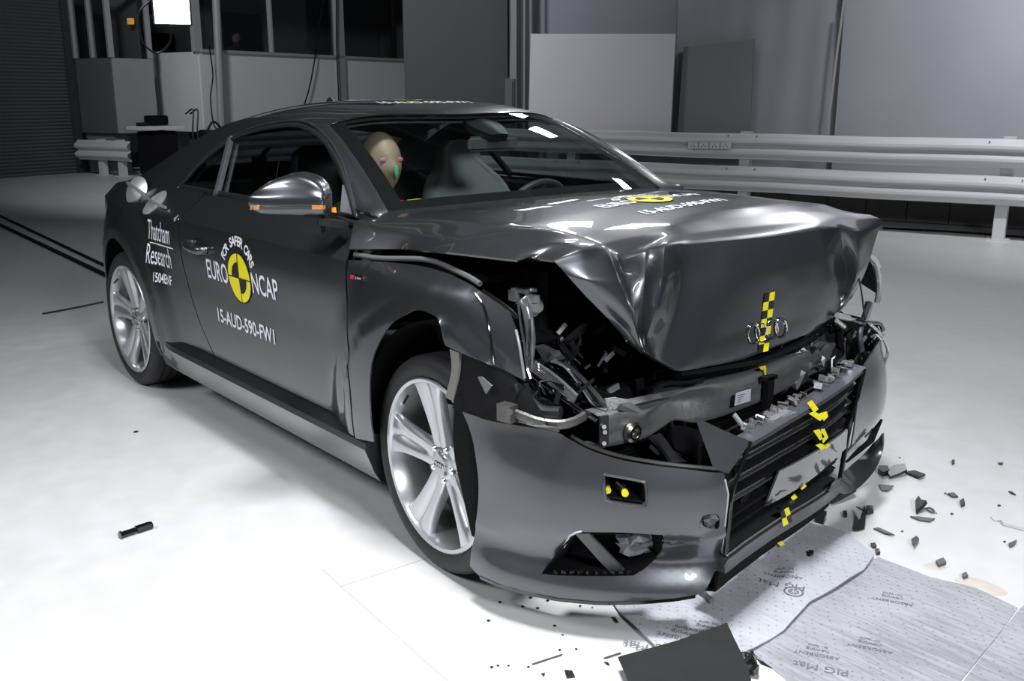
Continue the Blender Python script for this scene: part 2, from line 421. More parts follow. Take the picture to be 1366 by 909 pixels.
tag(person, 'person in dark clothes standing behind the booth window', 'person')
R = Vd; F = -Ud
bv = [z(.95), z(1.2), z(1.42), z(1.52), z(1.62)-R*.0+F*.02, z(1.72)+F*.02,
      R*.19+z(1.42), R*.26+z(1.14), R*.2+z(.9)+F*.15, -R*.19+z(1.42), -R*.26+z(1.14), -R*.2+z(.9)+F*.15,
      R*.1+z(.9), R*.11+z(.48), R*.12+z(.05), R*.12+z(.03)+F*.16, -R*.1+z(.9), -R*.11+z(.48), -R*.12+z(.05), -R*.12+z(.03)+F*.16]
be = [(0, 1), (1, 2), (2, 3), (3, 4), (4, 5), (2, 6), (6, 7), (7, 8), (2, 9), (9, 10), (10, 11), (0, 12), (12, 13), (13, 14), (14, 15), (0, 16), (16, 17), (17, 18), (18, 19)]
br = [.14, .14, .13, .05, .085, .07, .06, .045, .035, .06, .045, .035, .085, .06, .045, .035, .085, .06, .045, .035]
skin_fig('body', bv, be, br, mat('dark_clothes', (.02, .02, .022), .8), person)
bm = bmesh.new(); bmesh.ops.create_uvsphere(bm, u_segments=16, v_segments=10, radius=.088)
bmesh.ops.scale(bm, vec=(1, 1, 1.25), verts=bm.verts); bmesh.ops.translate(bm, vec=z(1.66)+F*.02, verts=bm.verts); obj('head', bm, mat('face_skin', (.3, .2, .16), .6), person)
bm = bmesh.new(); bmesh.ops.create_uvsphere(bm, u_segments=16, v_segments=10, radius=.095)
bmesh.ops.scale(bm, vec=(1, 1, 1.0), verts=bm.verts); bmesh.ops.translate(bm, vec=z(1.71)-F*.012, verts=bm.verts); obj('hair', bm, MATTE, person)

# smaller glazed booth in front, left
C2 = U(158, 178, 'z', .73); C2.z = 0
inv = Matrix.Translation(-C2)
sb = empty('glazed_cabin', C2); tag(sb, 'small grey glazed cabin beside the roller shutter', 'booth')
GR = mat('cabin_grey', (.11, .11, .112), .6)
l1 = (UPL(104, 100, C2, ua)-C2).dot(Ud); l2 = (UPL(204, 100, C2, va)-C2).dot(Vd)
zs2 = U(158, 100, 'z', 0).z if False else 2.0
bm = bmesh.new(); bar(bm, C2+z(1.36), C2+Ud*l1+z(1.36), .06, 1.26); bpart('lower_panel', bm, GR, sb)
bm = bmesh.new(); bar(bm, C2+z(1.36), C2+Vd*l2+z(1.36), .06, 1.26); bpart('lower_panel', bm, mat('cabin_panel', (.33, .33, .335), .6), sb)
for P, Q in ((C2+Ud*l1, None), (C2+Ud*l1*.5, None), (C2, None), (C2+Vd*l2*.95, None)):
    bm = bmesh.new(); bar(bm, P+z(2.0), P+z(3.1), .09, .09, up=(1, 0, 0)); bpart('mullion', bm, FR, sb)
bm = bmesh.new(); bar(bm, C2+z(3.1), C2+Ud*l1+z(3.1), .12, .09); bar(bm, C2+z(3.1), C2+Vd*l2+z(3.1), .12, .09); bpart('head_rail', bm, FR, sb)
bm = bmesh.new(); bar(bm, C2+Ud*.05+z(2.53), C2+Ud*l1+z(2.53), .01, 1.05); bpart('window_pane', bm, BGLASS, sb)
bm = bmesh.new(); bar(bm, C2+Vd*.05+z(2.53), C2+Vd*l2+z(2.53), .01, 1.05); bpart('window_pane', bm, BGLASS, sb)
bm = bmesh.new(); bar(bm, C2+Ud*.2+Vd*l2*.9+z(2), C2+Ud*l1+Vd*l2*.9+z(2), .05, 2.5); bar(bm, C2+Ud*.2+Vd*.2+z(.4), C2+Ud*l1+Vd*.2+z(.4), .3, .75); bpart('inner_wall', bm, DW, sb)
bm = bmesh.new(); P = UPL(180, 28, C2, va)+Ud*.12; box(bm, P, (.09, .09, .1)); bpart('indicator_lamp', bm, mat('amber_lamp', (.9, .45, .1), .5, emit=.7), sb)

# ------------------------------------------------------------------ dark alcove beyond the booth
AL = BC+Vd*(tR+1.4)
bm = bmesh.new(); bar(bm, AL+Ud*3+z(3.5), AL-Ud*6+z(3.5), .1, 7); struct('wall_back', bm, mat('alcove_wall', (.06, .062, .064), .8))
P0 = UPL(690, 110, RA+Vd*.35, ua); P0.z = 0
elec = empty('junction_cabinet', P0); tag(elec, 'grey steel electrical cabinet on the column left of white board', 'cabinet')
inv = Matrix.Translation(-P0)
bm = bmesh.new(); bar(bm, P0+z(1.2)-Ud*.0, P0+Ud*.14+z(1.2), .14, .75); bpart('body', bm, GR, elec)
bm = bmesh.new(); bar(bm, P0+z(1.2)-Vd*.08+Ud*.02, P0+Ud*.12-Vd*.08+z(1.2), .012, .7); bpart('door', bm, GR, elec)
bm = bmesh.new(); bar(bm, P0-Ud*.02+z(3.5), P0+Ud*.08+z(3.5), .1, 7); bar(bm, P0-Ud*.13+z(3.5), P0-Ud*.10+z(3.5), .04, 7)
struct('trim_4', bm, mat('column_grey', (.22, .22, .225), .6))
bm = bmesh.new(); tube(bm, [P0+Ud*.1+z(1.6)-Vd*.05, P0+Ud*.09+z(2.2)-Vd*.07, P0+Ud*.1+z(3.2)-Vd*.07], .012, 6, smooth_n=4)
tag(obj('cable', bm, MATTE), 'black cable running up the column above the grey cabinet', 'cable')

# ------------------------------------------------------------------ hanging sheets and boards
def sheet_thing(name, px0, px1, off, z0, z1, amp, fr, m, label, seed=0):
    A = RA+Vd*off; a = (UPL(px0, 126, A, ua)-A).dot(Ud); b = (UPL(px1, 126, A, ua)-A).dot(Ud)
    bm = bmesh.new(); rows = []; N = 110; M = 34; rnd = random.Random(seed)
    ph = [rnd.uniform(0, 6.28) for _ in range(6)]
    for j in range(M+1):
        h = z0+(z1-z0)*j/M; r = []
        for i in range(N+1):
            t = a+(b-a)*i/N; s = t*fr
            dz = amp*(sin(s*3+ph[0]+h*.4)*.5+sin(s*7.1+ph[1]-h*1.1)*.25+sin(s*1.3+ph[2]+h*1.7)*.6+.3*sin(s*13+ph[3]+.5*h))
            r.append(A+Ud*t+Vd*dz+Vector((0, 0, h)))
        rows.append(r)
    gridmesh(bm, rows); thicken(bm, .004, lambda c: -Vd)
    return tag(obj(name, bm, m), label, 'sheet')
def cloth(nm, c): return mat(nm, c, .75, noise=(1.0, .12), bump=(3, .25))
sheet_thing('hanging_sheet', 706, 918, .66, .36, 5, .012, .9, cloth('sheet_blue_grey', (.26, .27, .31)), 'dark blue-grey hanging sheet behind the white board', 1)
sheet_thing('hanging_sheet', 900, 1124, .57, .36, 5, .03, 1.3, cloth('sheet_mid', (.32, .32, .345)), 'creased grey hanging sheet between the boards and the taped seam', 2)
sheet_thing('hanging_sheet', 1117, 1900, .44, .30, 5, .02, .5, cloth('sheet_right', (.34, .345, .38)), 'wide smooth grey hanging sheet at the right end', 5)
def wboard(name, px, off, m, label):
    A = RA+Vd*off; P = [UPL(x, y, A, ua) for x, y in px]; bm = bmesh.new(); plate(bm, P, .02, n=-Vd)
    bmesh.ops.recalc_face_normals(bm, faces=bm.faces); return tag(obj(name, bm, m, None, False), label, 'board')
wboard('display_board', [(708, 45), (901, 45), (893, 200), (704, 200)], .22, BOARD, 'plain white upright board standing behind the guard rail')
wboard('display_board', [(912, 63), (1006, 52), (999, 200), (902, 200)], .36, mat('board_grey', (.2, .2, .215), .7), 'darker grey board leaning behind the rail right of white board')
A = RA+Vd*.38
bm = bmesh.new(); P = [UPL(x, y, A, ua) for x, y in ((1126, 0), (1121, 40), (1117, 68), (1112, 110), (1107, 150), (1105, 182))]
for a_, b_ in zip(P, P[1:]): bar(bm, a_, b_, .02, .02, up=Vd)
tag(obj('seam_tape', bm, mat('seam', (.38, .37, .37), .6)), 'narrow taped seam running down between two grey sheets', 'tape')

# ------------------------------------------------------------------ guard rails
def wbeam(bm, A, B, z0, hgt=.31, dep=.08):
    d = (B-A); prof = [(0, 0), (.01, .02), (dep*.9, .06), (dep, .09), (dep*.9, .115), (.012, .145), (.012, .165), (dep*.9, .195), (dep, .22), (dep*.9, .25), (.01, .29), (0, .31)]
    prof = spline([Vector((p[0], p[1]*hgt/.31, 0)) for p in prof], 4)
    n = d.normalized().cross(Vector((0, 0, 1)))
    if n.dot(CAM-A) < 0: n = -n
    N = max(2, int(d.length/.5)); rows = []
    for i in range(N+1):
        c = A.lerp(B, i/N); wv = .006*sin(i*1.7)
        rows.append([c+n*(p.x+wv)+Vector((0, 0, z0+p.y+wv*.8)) for p in prof])
    gridmesh(bm, rows); thicken(bm, .004, lambda c: n)
def rail_thing(A, B, levels, posts, label, hts=.31):
    r = empty('guard_rail', A); r['label'] = label; r['category'] = 'guard rail'
    M = Matrix.Translation(-A)
    def add(nm, bm, m=RAILM, par=r, sm=True):
        bmesh.ops.transform(bm, matrix=M, verts=bm.verts); return obj(nm, bm, m, par, sm)
    d = (B-A).normalized(); n = d.cross(Vector((0, 0, 1)));
    if n.dot(CAM-A) < 0: n = -n
    beams = []
    for z0 in levels:
        bm = bmesh.new(); wbeam(bm, A, B, z0, hts); beams.append(add('beam', bm))
    for t in posts:
        P = A+d*t-n*.09; bm = bmesh.new(); box(bm, P+Vector((0, 0, (levels[-1]+hts+.02)/2)), (.11, .11, levels[-1]+hts+.02), Matrix.Rotation(TH, 3, 'Z'))
        box(bm, P+Vector((0, 0, .006)), (.2, .2, .012), Matrix.Rotation(TH, 3, 'Z')); p_ = add('post', bm, RAILM, r, False)
        bm = bmesh.new()
        for z0 in levels:
            for dz in (.06, .25):
                for dt in (-.16, .16):
                    c = A+d*(t+dt)+n*.03+Vector((0, 0, z0+dz)); 
                    s = bmesh.ops.create_uvsphere(bm, u_segments=8, v_segments=6, radius=.009); bmesh.ops.translate(bm, vec=c+n*.035, verts=s['verts'])
        b_ = add('bolts', bm, STEEL, r); b_['kind'] = 'stuff'
    return r, add
RB = UPL(620, 200, RA, ua); RB.z = 0; RE = RA-Ud*4
posts = []
d_ = (RB-RE).normalized()
for px in (992, 1345, 760):
    posts.append((UPL(px, 200, RA, ua)-RE).dot(d_))
rail, radd = rail_thing(RE, RB, (.345, .695), posts, 'long white double guard rail behind the front of the car', .275)
P = [UPL(x, y, RA-Vd*.12, ua) for x, y in ((918, 190), (976, 190), (976, 200), (918, 200))]
def radd_thing():
    base = (P[0]+P[2])/2; t = empty('socket_strip', base); tag(t, 'white four-gang socket strip fixed on the upper guard rail beam', 'sockets')
    M = Matrix.Translation(-base)
    for k in range(4):
        a = P[0].lerp(P[1], (k+.05)/4); b = P[0].lerp(P[1], (k+.95)/4); bm = bmesh.new(); c = Vector((0, 0, -.035))
        bar(bm, a+c, b+c, .03, .07); bmesh.ops.bevel(bm, geom=bm.edges[:], offset=.004, segments=2, affect='EDGES')
        bmesh.ops.transform(bm, matrix=M, verts=bm.verts); f = obj('socket', bm, mat('socket_white', (.6, .6, .62), .4), t)
        bm = bmesh.new(); m_ = (a+b)/2+c-Vd*.016
        for dx, dz in ((-.02, -.008), (.02, -.008), (0, .014)): box(bm, m_+Ud*dx+Vector((0, 0, dz)), (.007, .006, .012), Matrix.Rotation(TH, 3, 'Z'))
        bmesh.ops.transform(bm, matrix=M, verts=bm.verts); obj('slots', bm, MATTE, f, False)
radd_thing()
bm = bmesh.new(); A_ = WR-Vd*.2; bar(bm, A_-Ud*9+z(.33), A_+Ud*5+z(.33), .02, .1); struct('baseboard_right', bm, mat('white_strip', (.5, .5, .52), .5))
# far left single rail
LA = G0(178, 237)-Vd*.0; LB = G0(108, 233)
dd = (LB-LA).normalized(); LA2 = LA
rail2, radd2 = rail_thing(LA2, LB, (.27,), [.35, (LB-LA2).length-.5], 'short grey guard rail under the glazed cabin by the shutter', .34)
LC = BC-Ud*.62-Vd*.1; LD = LC+Vd*6
rail3, _ = rail_thing(LC, LD, (.12, .42), [1, 3], 'far guard rail running along the booth wall behind the cart', .3)

# ------------------------------------------------------------------ equipment cart
CT = G0(198, 238); rot = Matrix.Rotation(TH, 3, 'Z')
cart = empty('equipment_cart', CT); tag(cart, 'black equipment cart with clutter on top at far left', 'cart')
inv = Matrix.Translation(-CT)
bm = bmesh.new(); bar(bm, CT+z(.42), CT+z(.42)+Vd*.5, .45, .72); bmesh.ops.bevel(bm, geom=bm.edges[:], offset=.02, segments=2, affect='EDGES'); bpart('cabinet', bm, MATTE, cart)
bm = bmesh.new(); bar(bm, CT+z(.84)-Vd*.12, CT+z(.84)+Vd*.6, .6, .06); bpart('top_shelf', bm, WPAINT, cart)
for q in (.05, .45):
    for s in (-.15, .15):
        bm = bmesh.new(); lathe(bm, [(.0, -.015), (.035, -.015), (.035, .015), (0, .015)], CT+Vd*q+Ud*s+z(.036), 'y', 14); bpart('castor', bm, BLACK, cart)
bm = bmesh.new(); bar(bm, CT+Vd*.1+z(.96), CT+Vd*.42+z(.96), .25, .16); bmesh.ops.bevel(bm, geom=bm.edges[:], offset=.015, segments=2, affect='EDGES')
t_ = obj('instrument_case', bm, MATTE); tag(t_, 'black instrument case standing on the cart top', 'case')
bm = bmesh.new(); bar(bm, CT-Vd*.1+z(.9), CT+Vd*.04+z(.9), .12, .06); tag(obj('power_adapter', bm, BLACK), 'small black block on the left end of the cart top', 'box')
bm = bmesh.new()
for q in (.4, .5):
    tube(bm, [CT+Vd*(q+.32)-Ud*.2+z(1.06), CT+Vd*(q+.36)-Ud*.35+z(1.12), CT+Vd*(q+.3)-Ud*.37+z(.7), CT+Vd*(q+.36)-Ud*.4+z(.3), CT+Vd*(q+.45)-Ud*.4+z(.02)], .015, 6, smooth_n=6)
tag(obj('cable_bundle', bm, BLACK), 'black cables hanging down the right of the cart', 'cable')
bm = bmesh.new()
Q = [U(x, y, 'z', .73) for x, y in ((266, 178),)]
Pq = UPL(277, 178, BC-Ud*.35, va); box(bm, Pq, (.4, .2, .12)); bmesh.ops.bevel(bm, geom=bm.edges[:], offset=.02, segments=2, affect='EDGES')
tube(bm, [Pq+z(.05), Pq+z(.2)+Vd*.15, Pq+Vd*.35+z(.05)], .02, 6, smooth_n=5)
tag(obj('pipe_clamp', bm, BLACK), 'black clamp at the foot of the booth conduit behind the roof', 'clamp')
# conduits and cables on the booth
def conduit(px0, px1, y0, y1, r, off, label, m):
    A = BC-Ud*off; a = UPL(px0, y0, A, va); b = UPL(px1, y1, A, va); bm = bmesh.new(); tube(bm, [a, b], r, 10); return tag(obj('conduit', bm, m), label, 'pipe')
conduit(287, 297, -25, 200, .07, .22, 'thick grey vertical conduit at the booth corner', mat('conduit_grey', (.27, .27, .28), .5))
bm = bmesh.new(); A = BC-Ud*.15
tube(bm, [UPL(x, y, A, va) for x, y in ((432, -5), (422, 60), (419, 85), (412, 120), (404, 145))], .014, 6, smooth_n=6)
tag(obj('cable', bm, MATTE), 'thin black cable hanging loosely in front of the booth panel', 'cable')
bm = bmesh.new(); tube(bm, [UPL(x, y, A, va) for x, y in ((449, -5), (449, 60), (451, 110), (452, 140))], .014, 6, smooth_n=6)
tag(obj('cable', bm, MATTE), 'straight black cable down the left of the white booth post', 'cable')
bm = bmesh.new(); A = BC-Ud*.3
tube(bm, [UPL(x, y, A, va) for x, y in ((279, 60), (284, 100), (281, 130), (285, 165), (295, 178))], .012, 6, smooth_n=6)
tag(obj('cable', bm, MATTE), 'thin cable sagging beside the thick conduit', 'cable')

# ------------------------------------------------------------------ floodlight seen top left
LP = UPL(229, 11, G0(200, 300)+Vector((0, 0, 0)), va)
fl_ = empty('floodlight', LP); tag(fl_, 'glaring rectangular floodlight hanging at top left', 'lamp')
dl = (CAM-LP).normalized(); sx_ = dl.cross(Vector((0, 0, 1))).normalized(); uz = sx_.cross(dl)
Rm = Matrix((sx_, dl, uz)).transposed()
W_ = (LP-CAM).length/FPX*40
bm = bmesh.new(); box(bm, -dl*.06, (W_*1.12, .12, W_*1.0), Rm); bmesh.ops.bevel(bm, geom=bm.edges[:], offset=.01, segments=2, affect='EDGES'); obj('housing', bm, BLACK, fl_)
bm = bmesh.new(); box(bm, dl*.006, (W_, .01, W_*.88), Rm); obj('lamp_face', bm, mat('lamp_glow', (.93, .95, 1), .5, emit=14), fl_, False)
bm = bmesh.new(); tube(bm, [sx_*(W_*.1)-uz*W_*.5, sx_*(W_*.12)-uz*W_*.95-dl*.05, sx_*(W_*.5)-uz*W_*1.3-dl*.1, sx_*(W_*.9)-uz*W_*1.0-dl*.1, sx_*(W_*.95)-uz*W_*.2-dl*.1, sx_*(W_*.6)+uz*W_*.2-dl*.1], .012, 6, smooth_n=6); obj('yoke', bm, BLACK, fl_)
bm = bmesh.new(); tube(bm, [uz*W_*.4-dl*.1, Vector((0, 0, 5.0-LP.z))-dl*.1], .02, 8); obj('hanger', bm, BLACK, fl_)

# ------------------------------------------------------------------ floor things
def strip_on_floor(name, pts, wd, h, m, label, cat):
    bm = bmesh.new(); tube(bm, [G0(*p)+Vector((0, 0, h)) for p in pts], wd, 8, smooth_n=4, flat=1); return tag(obj(name, bm, m), label, cat)
bm = bmesh.new(); bar(bm, G0(-60, 260)+z(.006), G0(200, 384)+z(.006), .03, .012); tag(obj('guide_rail', bm, MATTE), 'upper of two black guide tracks on the left floor', 'track')
bm = bmesh.new(); bar(bm, G0(-60, 272)+z(.006), G0(200, 396)+z(.006), .045, .012); tag(obj('guide_rail', bm, MATTE), 'lower of two black guide tracks on the left floor', 'track')
strip_on_floor('tow_cord', [(57, 420), (95, 413), (138, 404)], .006, .006, BLACK, 'thin dark cord on the floor beside the rear wheel', 'cord')
jm = mat('joint_filler', (.42, .42, .41), .8)
bm = bmesh.new()
for a_, b_ in (((455, 783), (615, 925)), ((455, 783), (600, 735)), ((430, 760), (455, 783))):
    bar(bm, G0(*a_)+z(.0003), G0(*b_)+z(.0003), .003, .001)
struct('trim_5', bm, jm)
bm = bmesh.new()
KP = G0(181, 712)+z(.011); kd = (G0(199, 704)-G0(163, 716)).normalized()
tube(bm, [KP-kd*.045, KP-kd*.01, KP+kd*.0], .010, 10); box(bm, KP+kd*.028+z(.001), (.05, .022, .018), Matrix.Rotation(atan2(kd.y, kd.x), 3, 'Z'))
tube(bm, [KP-kd*.052-z(.0), KP-kd*.046], .013, 10); tube(bm, [KP+kd*.05, KP+kd*.056], .012, 10)
tag(obj('plastic_connector', bm, GLOSS), 'small black connector lying alone on the left floor', 'connector')
bm = bmesh.new(); c = G0(181, 577); plate(bm, [c+Vector((.008, 0, .004)), c+Vector((.0, .012, .004)), c+Vector((-.011, .003, .004)), c+Vector((0, -.01, .004))], .003, n=Vector((0, 0, 1)))
tag(obj('plastic_chip', bm, MATTE), 'single tiny black chip on the bare floor left of the sill', 'debris')
bm = bmesh.new(); cr_ = [RE+Vector((0, 0, .004)), ]
tube(bm, [RA+Ud*1.2+Vd*.3+z(.012), RA+Ud*.4+Vd*.4+z(.012), RA-Ud*.5+Vd*.32+z(.012), RA-Ud*1.3+Vd*.42+z(.012)], .012, 6, smooth_n=5)
tag(obj('cable', bm, MATTE), 'black cable lying on the floor under the right guard rail', 'cable')
# ================================================================== CAR BODY
car = empty('car', (0, 0, 0))
V3_ = lambda a, b, c: Vector((a, b, c))
tag(car, 'dark grey two-door coupe with its crumpled bonnet and broken front bumper', 'car')
TAB = [(-.2, .80), (.18, .835), (.27, .862), (.35, .878), (.45, .888), (.6, .895), (.75, .893), (.84, .888), (.866, .886), (.875, .885), (.884, .874), (.93, .824), (.985, .775), (1.02, .753), (1.10, .705), (1.20, .645), (1.30, .58), (1.4, .5)]
XW = [(-3.3, .62), (-3.22, .72), (-3.1, .83), (-2.95, .905), (-2.75, .955), (-2.5, .985), (-2.2, 1.0), (-.2, 1.0), (.05, .995), (.2, .975), (.35, .94), (.5, .88), (.7, .76)]
XWS = [Vector((a, b, 0)) for a, b in XW]
XWS = [(p.x, p.y) for p in spline(XWS, 6)]
TABS = [(p.x, p.y) for p in spline([Vector((a, b, 0)) for a, b in TAB], 5)]
def S(x, z):
    y = interp(TABS, z)*interp(XWS, x)
    for cx in (-2.505, .0):
        if abs(x-cx) < .75:
            r = sqrt((x-cx)**2+(z-.33)**2)
            y += .022*sstep(.62, .50, r)*sstep(1.0, .82, z) + .012*sstep(.475, .455, r)*(1 if z > .1 else 0)
    if z > .93: y -= .0*(z-.93)
    y -= sstep(-2.0, -2.7, x)*sstep(.9, 1.1, z)*.03
    # the door skin is slightly hollow between the arches
    y -= .014*sstep(-.25, -.6, x)*sstep(-2.1, -1.7, x)*sstep(.2, .3, z)*sstep(.8, .6, z)
    return y
def US(px, py, off=0):
    y = -.88
    for _ in range(40): P = U(px, py, 'y', y); y = y*.4-.6*(S(P.x, P.z)+off)
    P = U(px, py, 'y', y); return (P.x, P.z)
def us(*pp): return [US(*p) for p in pp]
def side(s, off=0): return lambda x, z: Vector((x, s*(S(x, z)+off), z))
def sout(s): return lambda c: Vector((0, s, .1))
# ---- outlines in (x, z), read off the visible side
WH_R = Vector((-2.505, .327)); WH_F = Vector((.0, .327))
def arc(cx, cz, r, a0, a1, n=20): return [(cx+r*cos(radians(a0+(a1-a0)*i/n)), cz+r*sin(radians(a0+(a1-a0)*i/n))) for i in range(n+1)]
door_front = us((462, 346), (462, 400), (463, 455), (466, 522), (472, 582))
door_bot = us((472, 582), (400, 546), (330, 507), (292, 485))
door_rear = us((292, 485), (278, 456), (265, 425), (253, 385), (244, 350), (240, 320), (239, 297))
door_up = us((239, 297), (246, 286), (262, 276)); door_up[-1] = (door_up[-1][0]-.01, .975)
DTOP = [(door_up[-1][0], .975), (-1.2, .985), (-.55, .985)]
door_ff = [(-.55, .985), US(470, 318), US(462, 346)]
DOOR = segs(door_front, door_bot, door_rear, door_up, DTOP, door_ff)
print('door', [tuple(round(c, 3) for c in p) for p in (door_front[0], door_front[-1], door_bot[-1], door_rear[-1], door_up[-1])])
fen_top = us((465, 347), (500, 349), (548, 353), (585, 361), (615, 373), (642, 390), (676, 415), (684, 427))
fen_right = us((684, 427), (690, 445), (695, 468), (701, 509))
fen_low = us((701, 509), (659, 489), (615, 471), (594, 461))
fen_arch = us((591, 453), (586, 430), (575, 419), (558, 414), (541, 419), (521, 434), (504, 461), (495, 488), (493, 522), (494, 556), (499, 590))
fen_bot = us((499, 590), (474, 585)); fen_rear = us((474, 585), (468, 522), (465, 455), (464, 400), (465, 347))
FENDER = segs(fen_top, fen_right, fen_low, [fen_low[-1], fen_arch[0]], fen_arch, fen_bot, fen_rear)
print('fender arch', [tuple(round(c, 3) for c in p) for p in fen_arch])
# roof edge curve x -> z on the side surface
ROOFE = [(-.60, 1.012), (-.75, 1.095), (-.9, 1.17), (-1.05, 1.232), (-1.2, 1.268), (-1.4, 1.288), (-1.6, 1.288), (-1.8, 1.265), (-2.0, 1.215), (-2.2, 1.145), (-2.4, 1.07), (-2.6, 1.0), (-2.75, .965), (-2.95, .94), (-3.1, .925)]
dlo_top = us((262, 224), (285, 203), (310, 186), (345, 173), (385, 167), (410, 171), (432, 187), (450, 213), (462, 243), (472, 277))
DLO = segs([(-2.02, .992)]+us((249, 240))+dlo_top, [dlo_top[-1], (-.56, .992)], [(-.56, .992), (-1.2, .992), (-2.02, .992)])
print('dlo', [tuple(round(c, 3) for c in p) for p in dlo_top], US(237, 248))
rarch = [(-2.505+.375*cos(a), .335+.385*sin(a)) for a in [radians(q) for q in range(-18, 200, 8)]]
qr = [(p[0], p[1]) for p in ROOFE]
Q_low = [(-2.95, .25), (-3.0, .30)]
QUARTER = segs([(-.46, .99), (-.50, 1.0), (-.60, 1.012)], [(-.60, 1.012)]+qr[1:], [(-3.1, .925), (-3.13, .75), (-3.1, .45), (-3.03, .22)], [(-3.03, .22), (-2.86, .20)],
               [rarch[-1][:2] and (-2.86, .20), rarch[-1]], rarch[::-1], [rarch[0], (-2.12, .30)], [(-2.12, .30), (door_bot[-1][0]-.03, door_bot[-1][1]-.01)],
               [(door_bot[-1][0]-.012, door_bot[-1][1]-.002)]+[(p[0]-.008, p[1]) for p in door_rear[1:]], [(p[0]-.008, p[1]) for p in door_up[:-1]]+[(door_up[-1][0]-.008, .985)],
               [(door_up[-1][0]-.008, .985), (-.46, .99)])
for s in (-1, 1):
    dr = panel('door', DOOR, side(s), PAINT, car, .03, .006, out=sout(s), ang=22, extra=[[(-1.76, .875), (-1.2, .875), (-.47, .875)]])
    if s < 0: door = dr
    panel('front_wing', FENDER, side(s), PAINT, car, .025, .005, out=sout(s))
    q = panel('side_frame', QUARTER, side(s), PAINT, car, .03, .006, holes=[DLO], out=sout(s), ang=24, extra=[[(-3.0, .875), (-2.4, .875), (-1.83, .875)]])
    if s < 0: quarter = q
    # inner dark closing panels so the shell has depth
    bm = cdt_bm(segs([(-.42, .32), (-.42, .97)], [(-.42, .97), (-2.1, .97)], [(-2.1, .97), (-1.95, .3)], [(-1.95, .3), (-.42, .32)]), lambda x, z_: Vector((x, s*(S(x, z_)-.07), z_)), .08); thicken(bm, .02, sout(s)); obj('door_trim', bm, LEATHD, car)
    # wheel arch liners
    for cx, r in ((-2.505, .40), (.0, .41)):
        bm = bmesh.new(); rows = []; a_0 = -8 if cx < -1 else 62
        for i in range(25):
            a = radians(a_0+(188-a_0)*i/24); rows.append([Vector((cx+r*cos(a), s*yy, .335+r*sin(a))) for yy in (.855, .7, .55)])
        gridmesh(bm, rows); thicken(bm, .006, lambda c: Vector((0, 0, -1)))
        obj('wheel_arch_liner', bm, LINER, car)
        r = min(r, .37); bm = bmesh.new(); lathe(bm, [(0, -.01), (r, -.01), (r, .01), (0, .01)], (cx, s*.55, .335), 'y', 40); obj('inner_arch_wall', bm, MATTE, car)
    # glass
    gl = segs([(-1.99, 1.0)]+[(p[0], p[1]) for p in DLO if p[1] > 1.0 and p[0] < -1.755][::1], [(-1.755, 1.15), (-1.72, 1.0)], [(-1.72, 1.0), (-1.99, 1.0)])
DLOin = [p for p in DLO]
cxm = sum(p[0] for p in DLO)/len(DLO); czm = 1.08
bp_t, bp_b = US(305, 190), US(291, 258)
for s in (-1, 1):
    off = -.014
    def clip(poly, keep):      # split the glazed opening at the pillar
        out = []
        L = lambda p: (p[0]-bp_b[0])*(bp_t[1]-bp_b[1])-(p[1]-bp_b[1])*(bp_t[0]-bp_b[0])
        n = len(poly)
        for i in range(n):
            a, b = poly[i], poly[(i+1) % n]; la, lb = L(a)*keep, L(b)*keep
            if la >= 0: out.append(Vector(a[:2]))
            if la*lb < 0: t = la/(la-lb); out.append(Vector(a[:2]).lerp(Vector(b[:2]), t))
        return out
    big = [Vector((cxm+(p[0]-cxm)*1.012, czm+(p[1]-czm)*1.05)) for p in DLO]
    panel('door_window', clip(big, 1), side(s, off), GLASS, car, .06, .004, out=sout(s))
    panel('quarter_window', clip(big, -1), side(s, off), GLASS, car, .06, .004, out=sout(s))
    # bright seal round the opening and the pillar between the panes
    bm = bmesh.new(); pts = [side(s, .001)(p[0], p[1]) for p in densify(DLO, .05)]; tube(bm, pts, .009, 8, closed=True); obj('window_seal', bm, BLACK, car)
    up = [p for p in DLO if p[1] > 1.0 or p[0] < -1.9]
    up = [Vector((cxm+(p[0]-cxm)*1.02, czm+(p[1]-czm)*1.09)) for p in up]
    bm = bmesh.new(); tube(bm, [side(s, .0)(p[0], p[1]) for p in up], .006, 6); obj('window_trim', bm, mat('dark_bright_trim', (.25, .26, .28), .2, .9), car)
    bm = bmesh.new(); a = side(s, .0)(bp_b[0]+.0, bp_b[1]-.01); b = side(s, .0)(bp_t[0], bp_t[1]+.02)
    bar(bm, a, b, .036, .02, up=(0, s, .3)); bmesh.ops.bevel(bm, geom=bm.edges[:], offset=.004, segments=2, affect='EDGES'); obj('window_pillar', bm, mat('pillar_grey', (.10, .105, .11), .4, .3), car)
# ---- roof
def roof_z(x): return interp(RC, x)
RC = [(-.9, 1.255), (-1.05, 1.312), (-1.15, 1.332), (-1.3, 1.349), (-1.4, 1.353), (-1.6, 1.35), (-1.8, 1.333), (-2.0, 1.30), (-2.2, 1.25), (-2.4, 1.185), (-2.6, 1.11), (-2.8, 1.04), (-2.95, .99), (-3.1, .975)]
RC = [(p.x, p.y) for p in spline([Vector((a, b, 0)) for a, b in RC], 4)]
RES = [(p.x, p.y) for p in spline([Vector((a, b, 0)) for a, b in ROOFE[::-1]], 4)]
RC.sort(); RES.sort()
def roof_pt(x, t, frontbow=0.0):     # t in -1..1 across the car
    ze = interp(RES, x); e = S(x, ze); zc = interp(RC, x)
    return Vector((x, t*e, ze+(zc-ze)*(1-abs(t)**(2.4+2.6*sstep(-2.0, -1.2, x)))))
WT = [(0, -1.02), (.35, -1.03), (.7, -1.05), (.9, -1.08), (1.0, -1.11)]   # windscreen top edge, x against |t|
rows = []
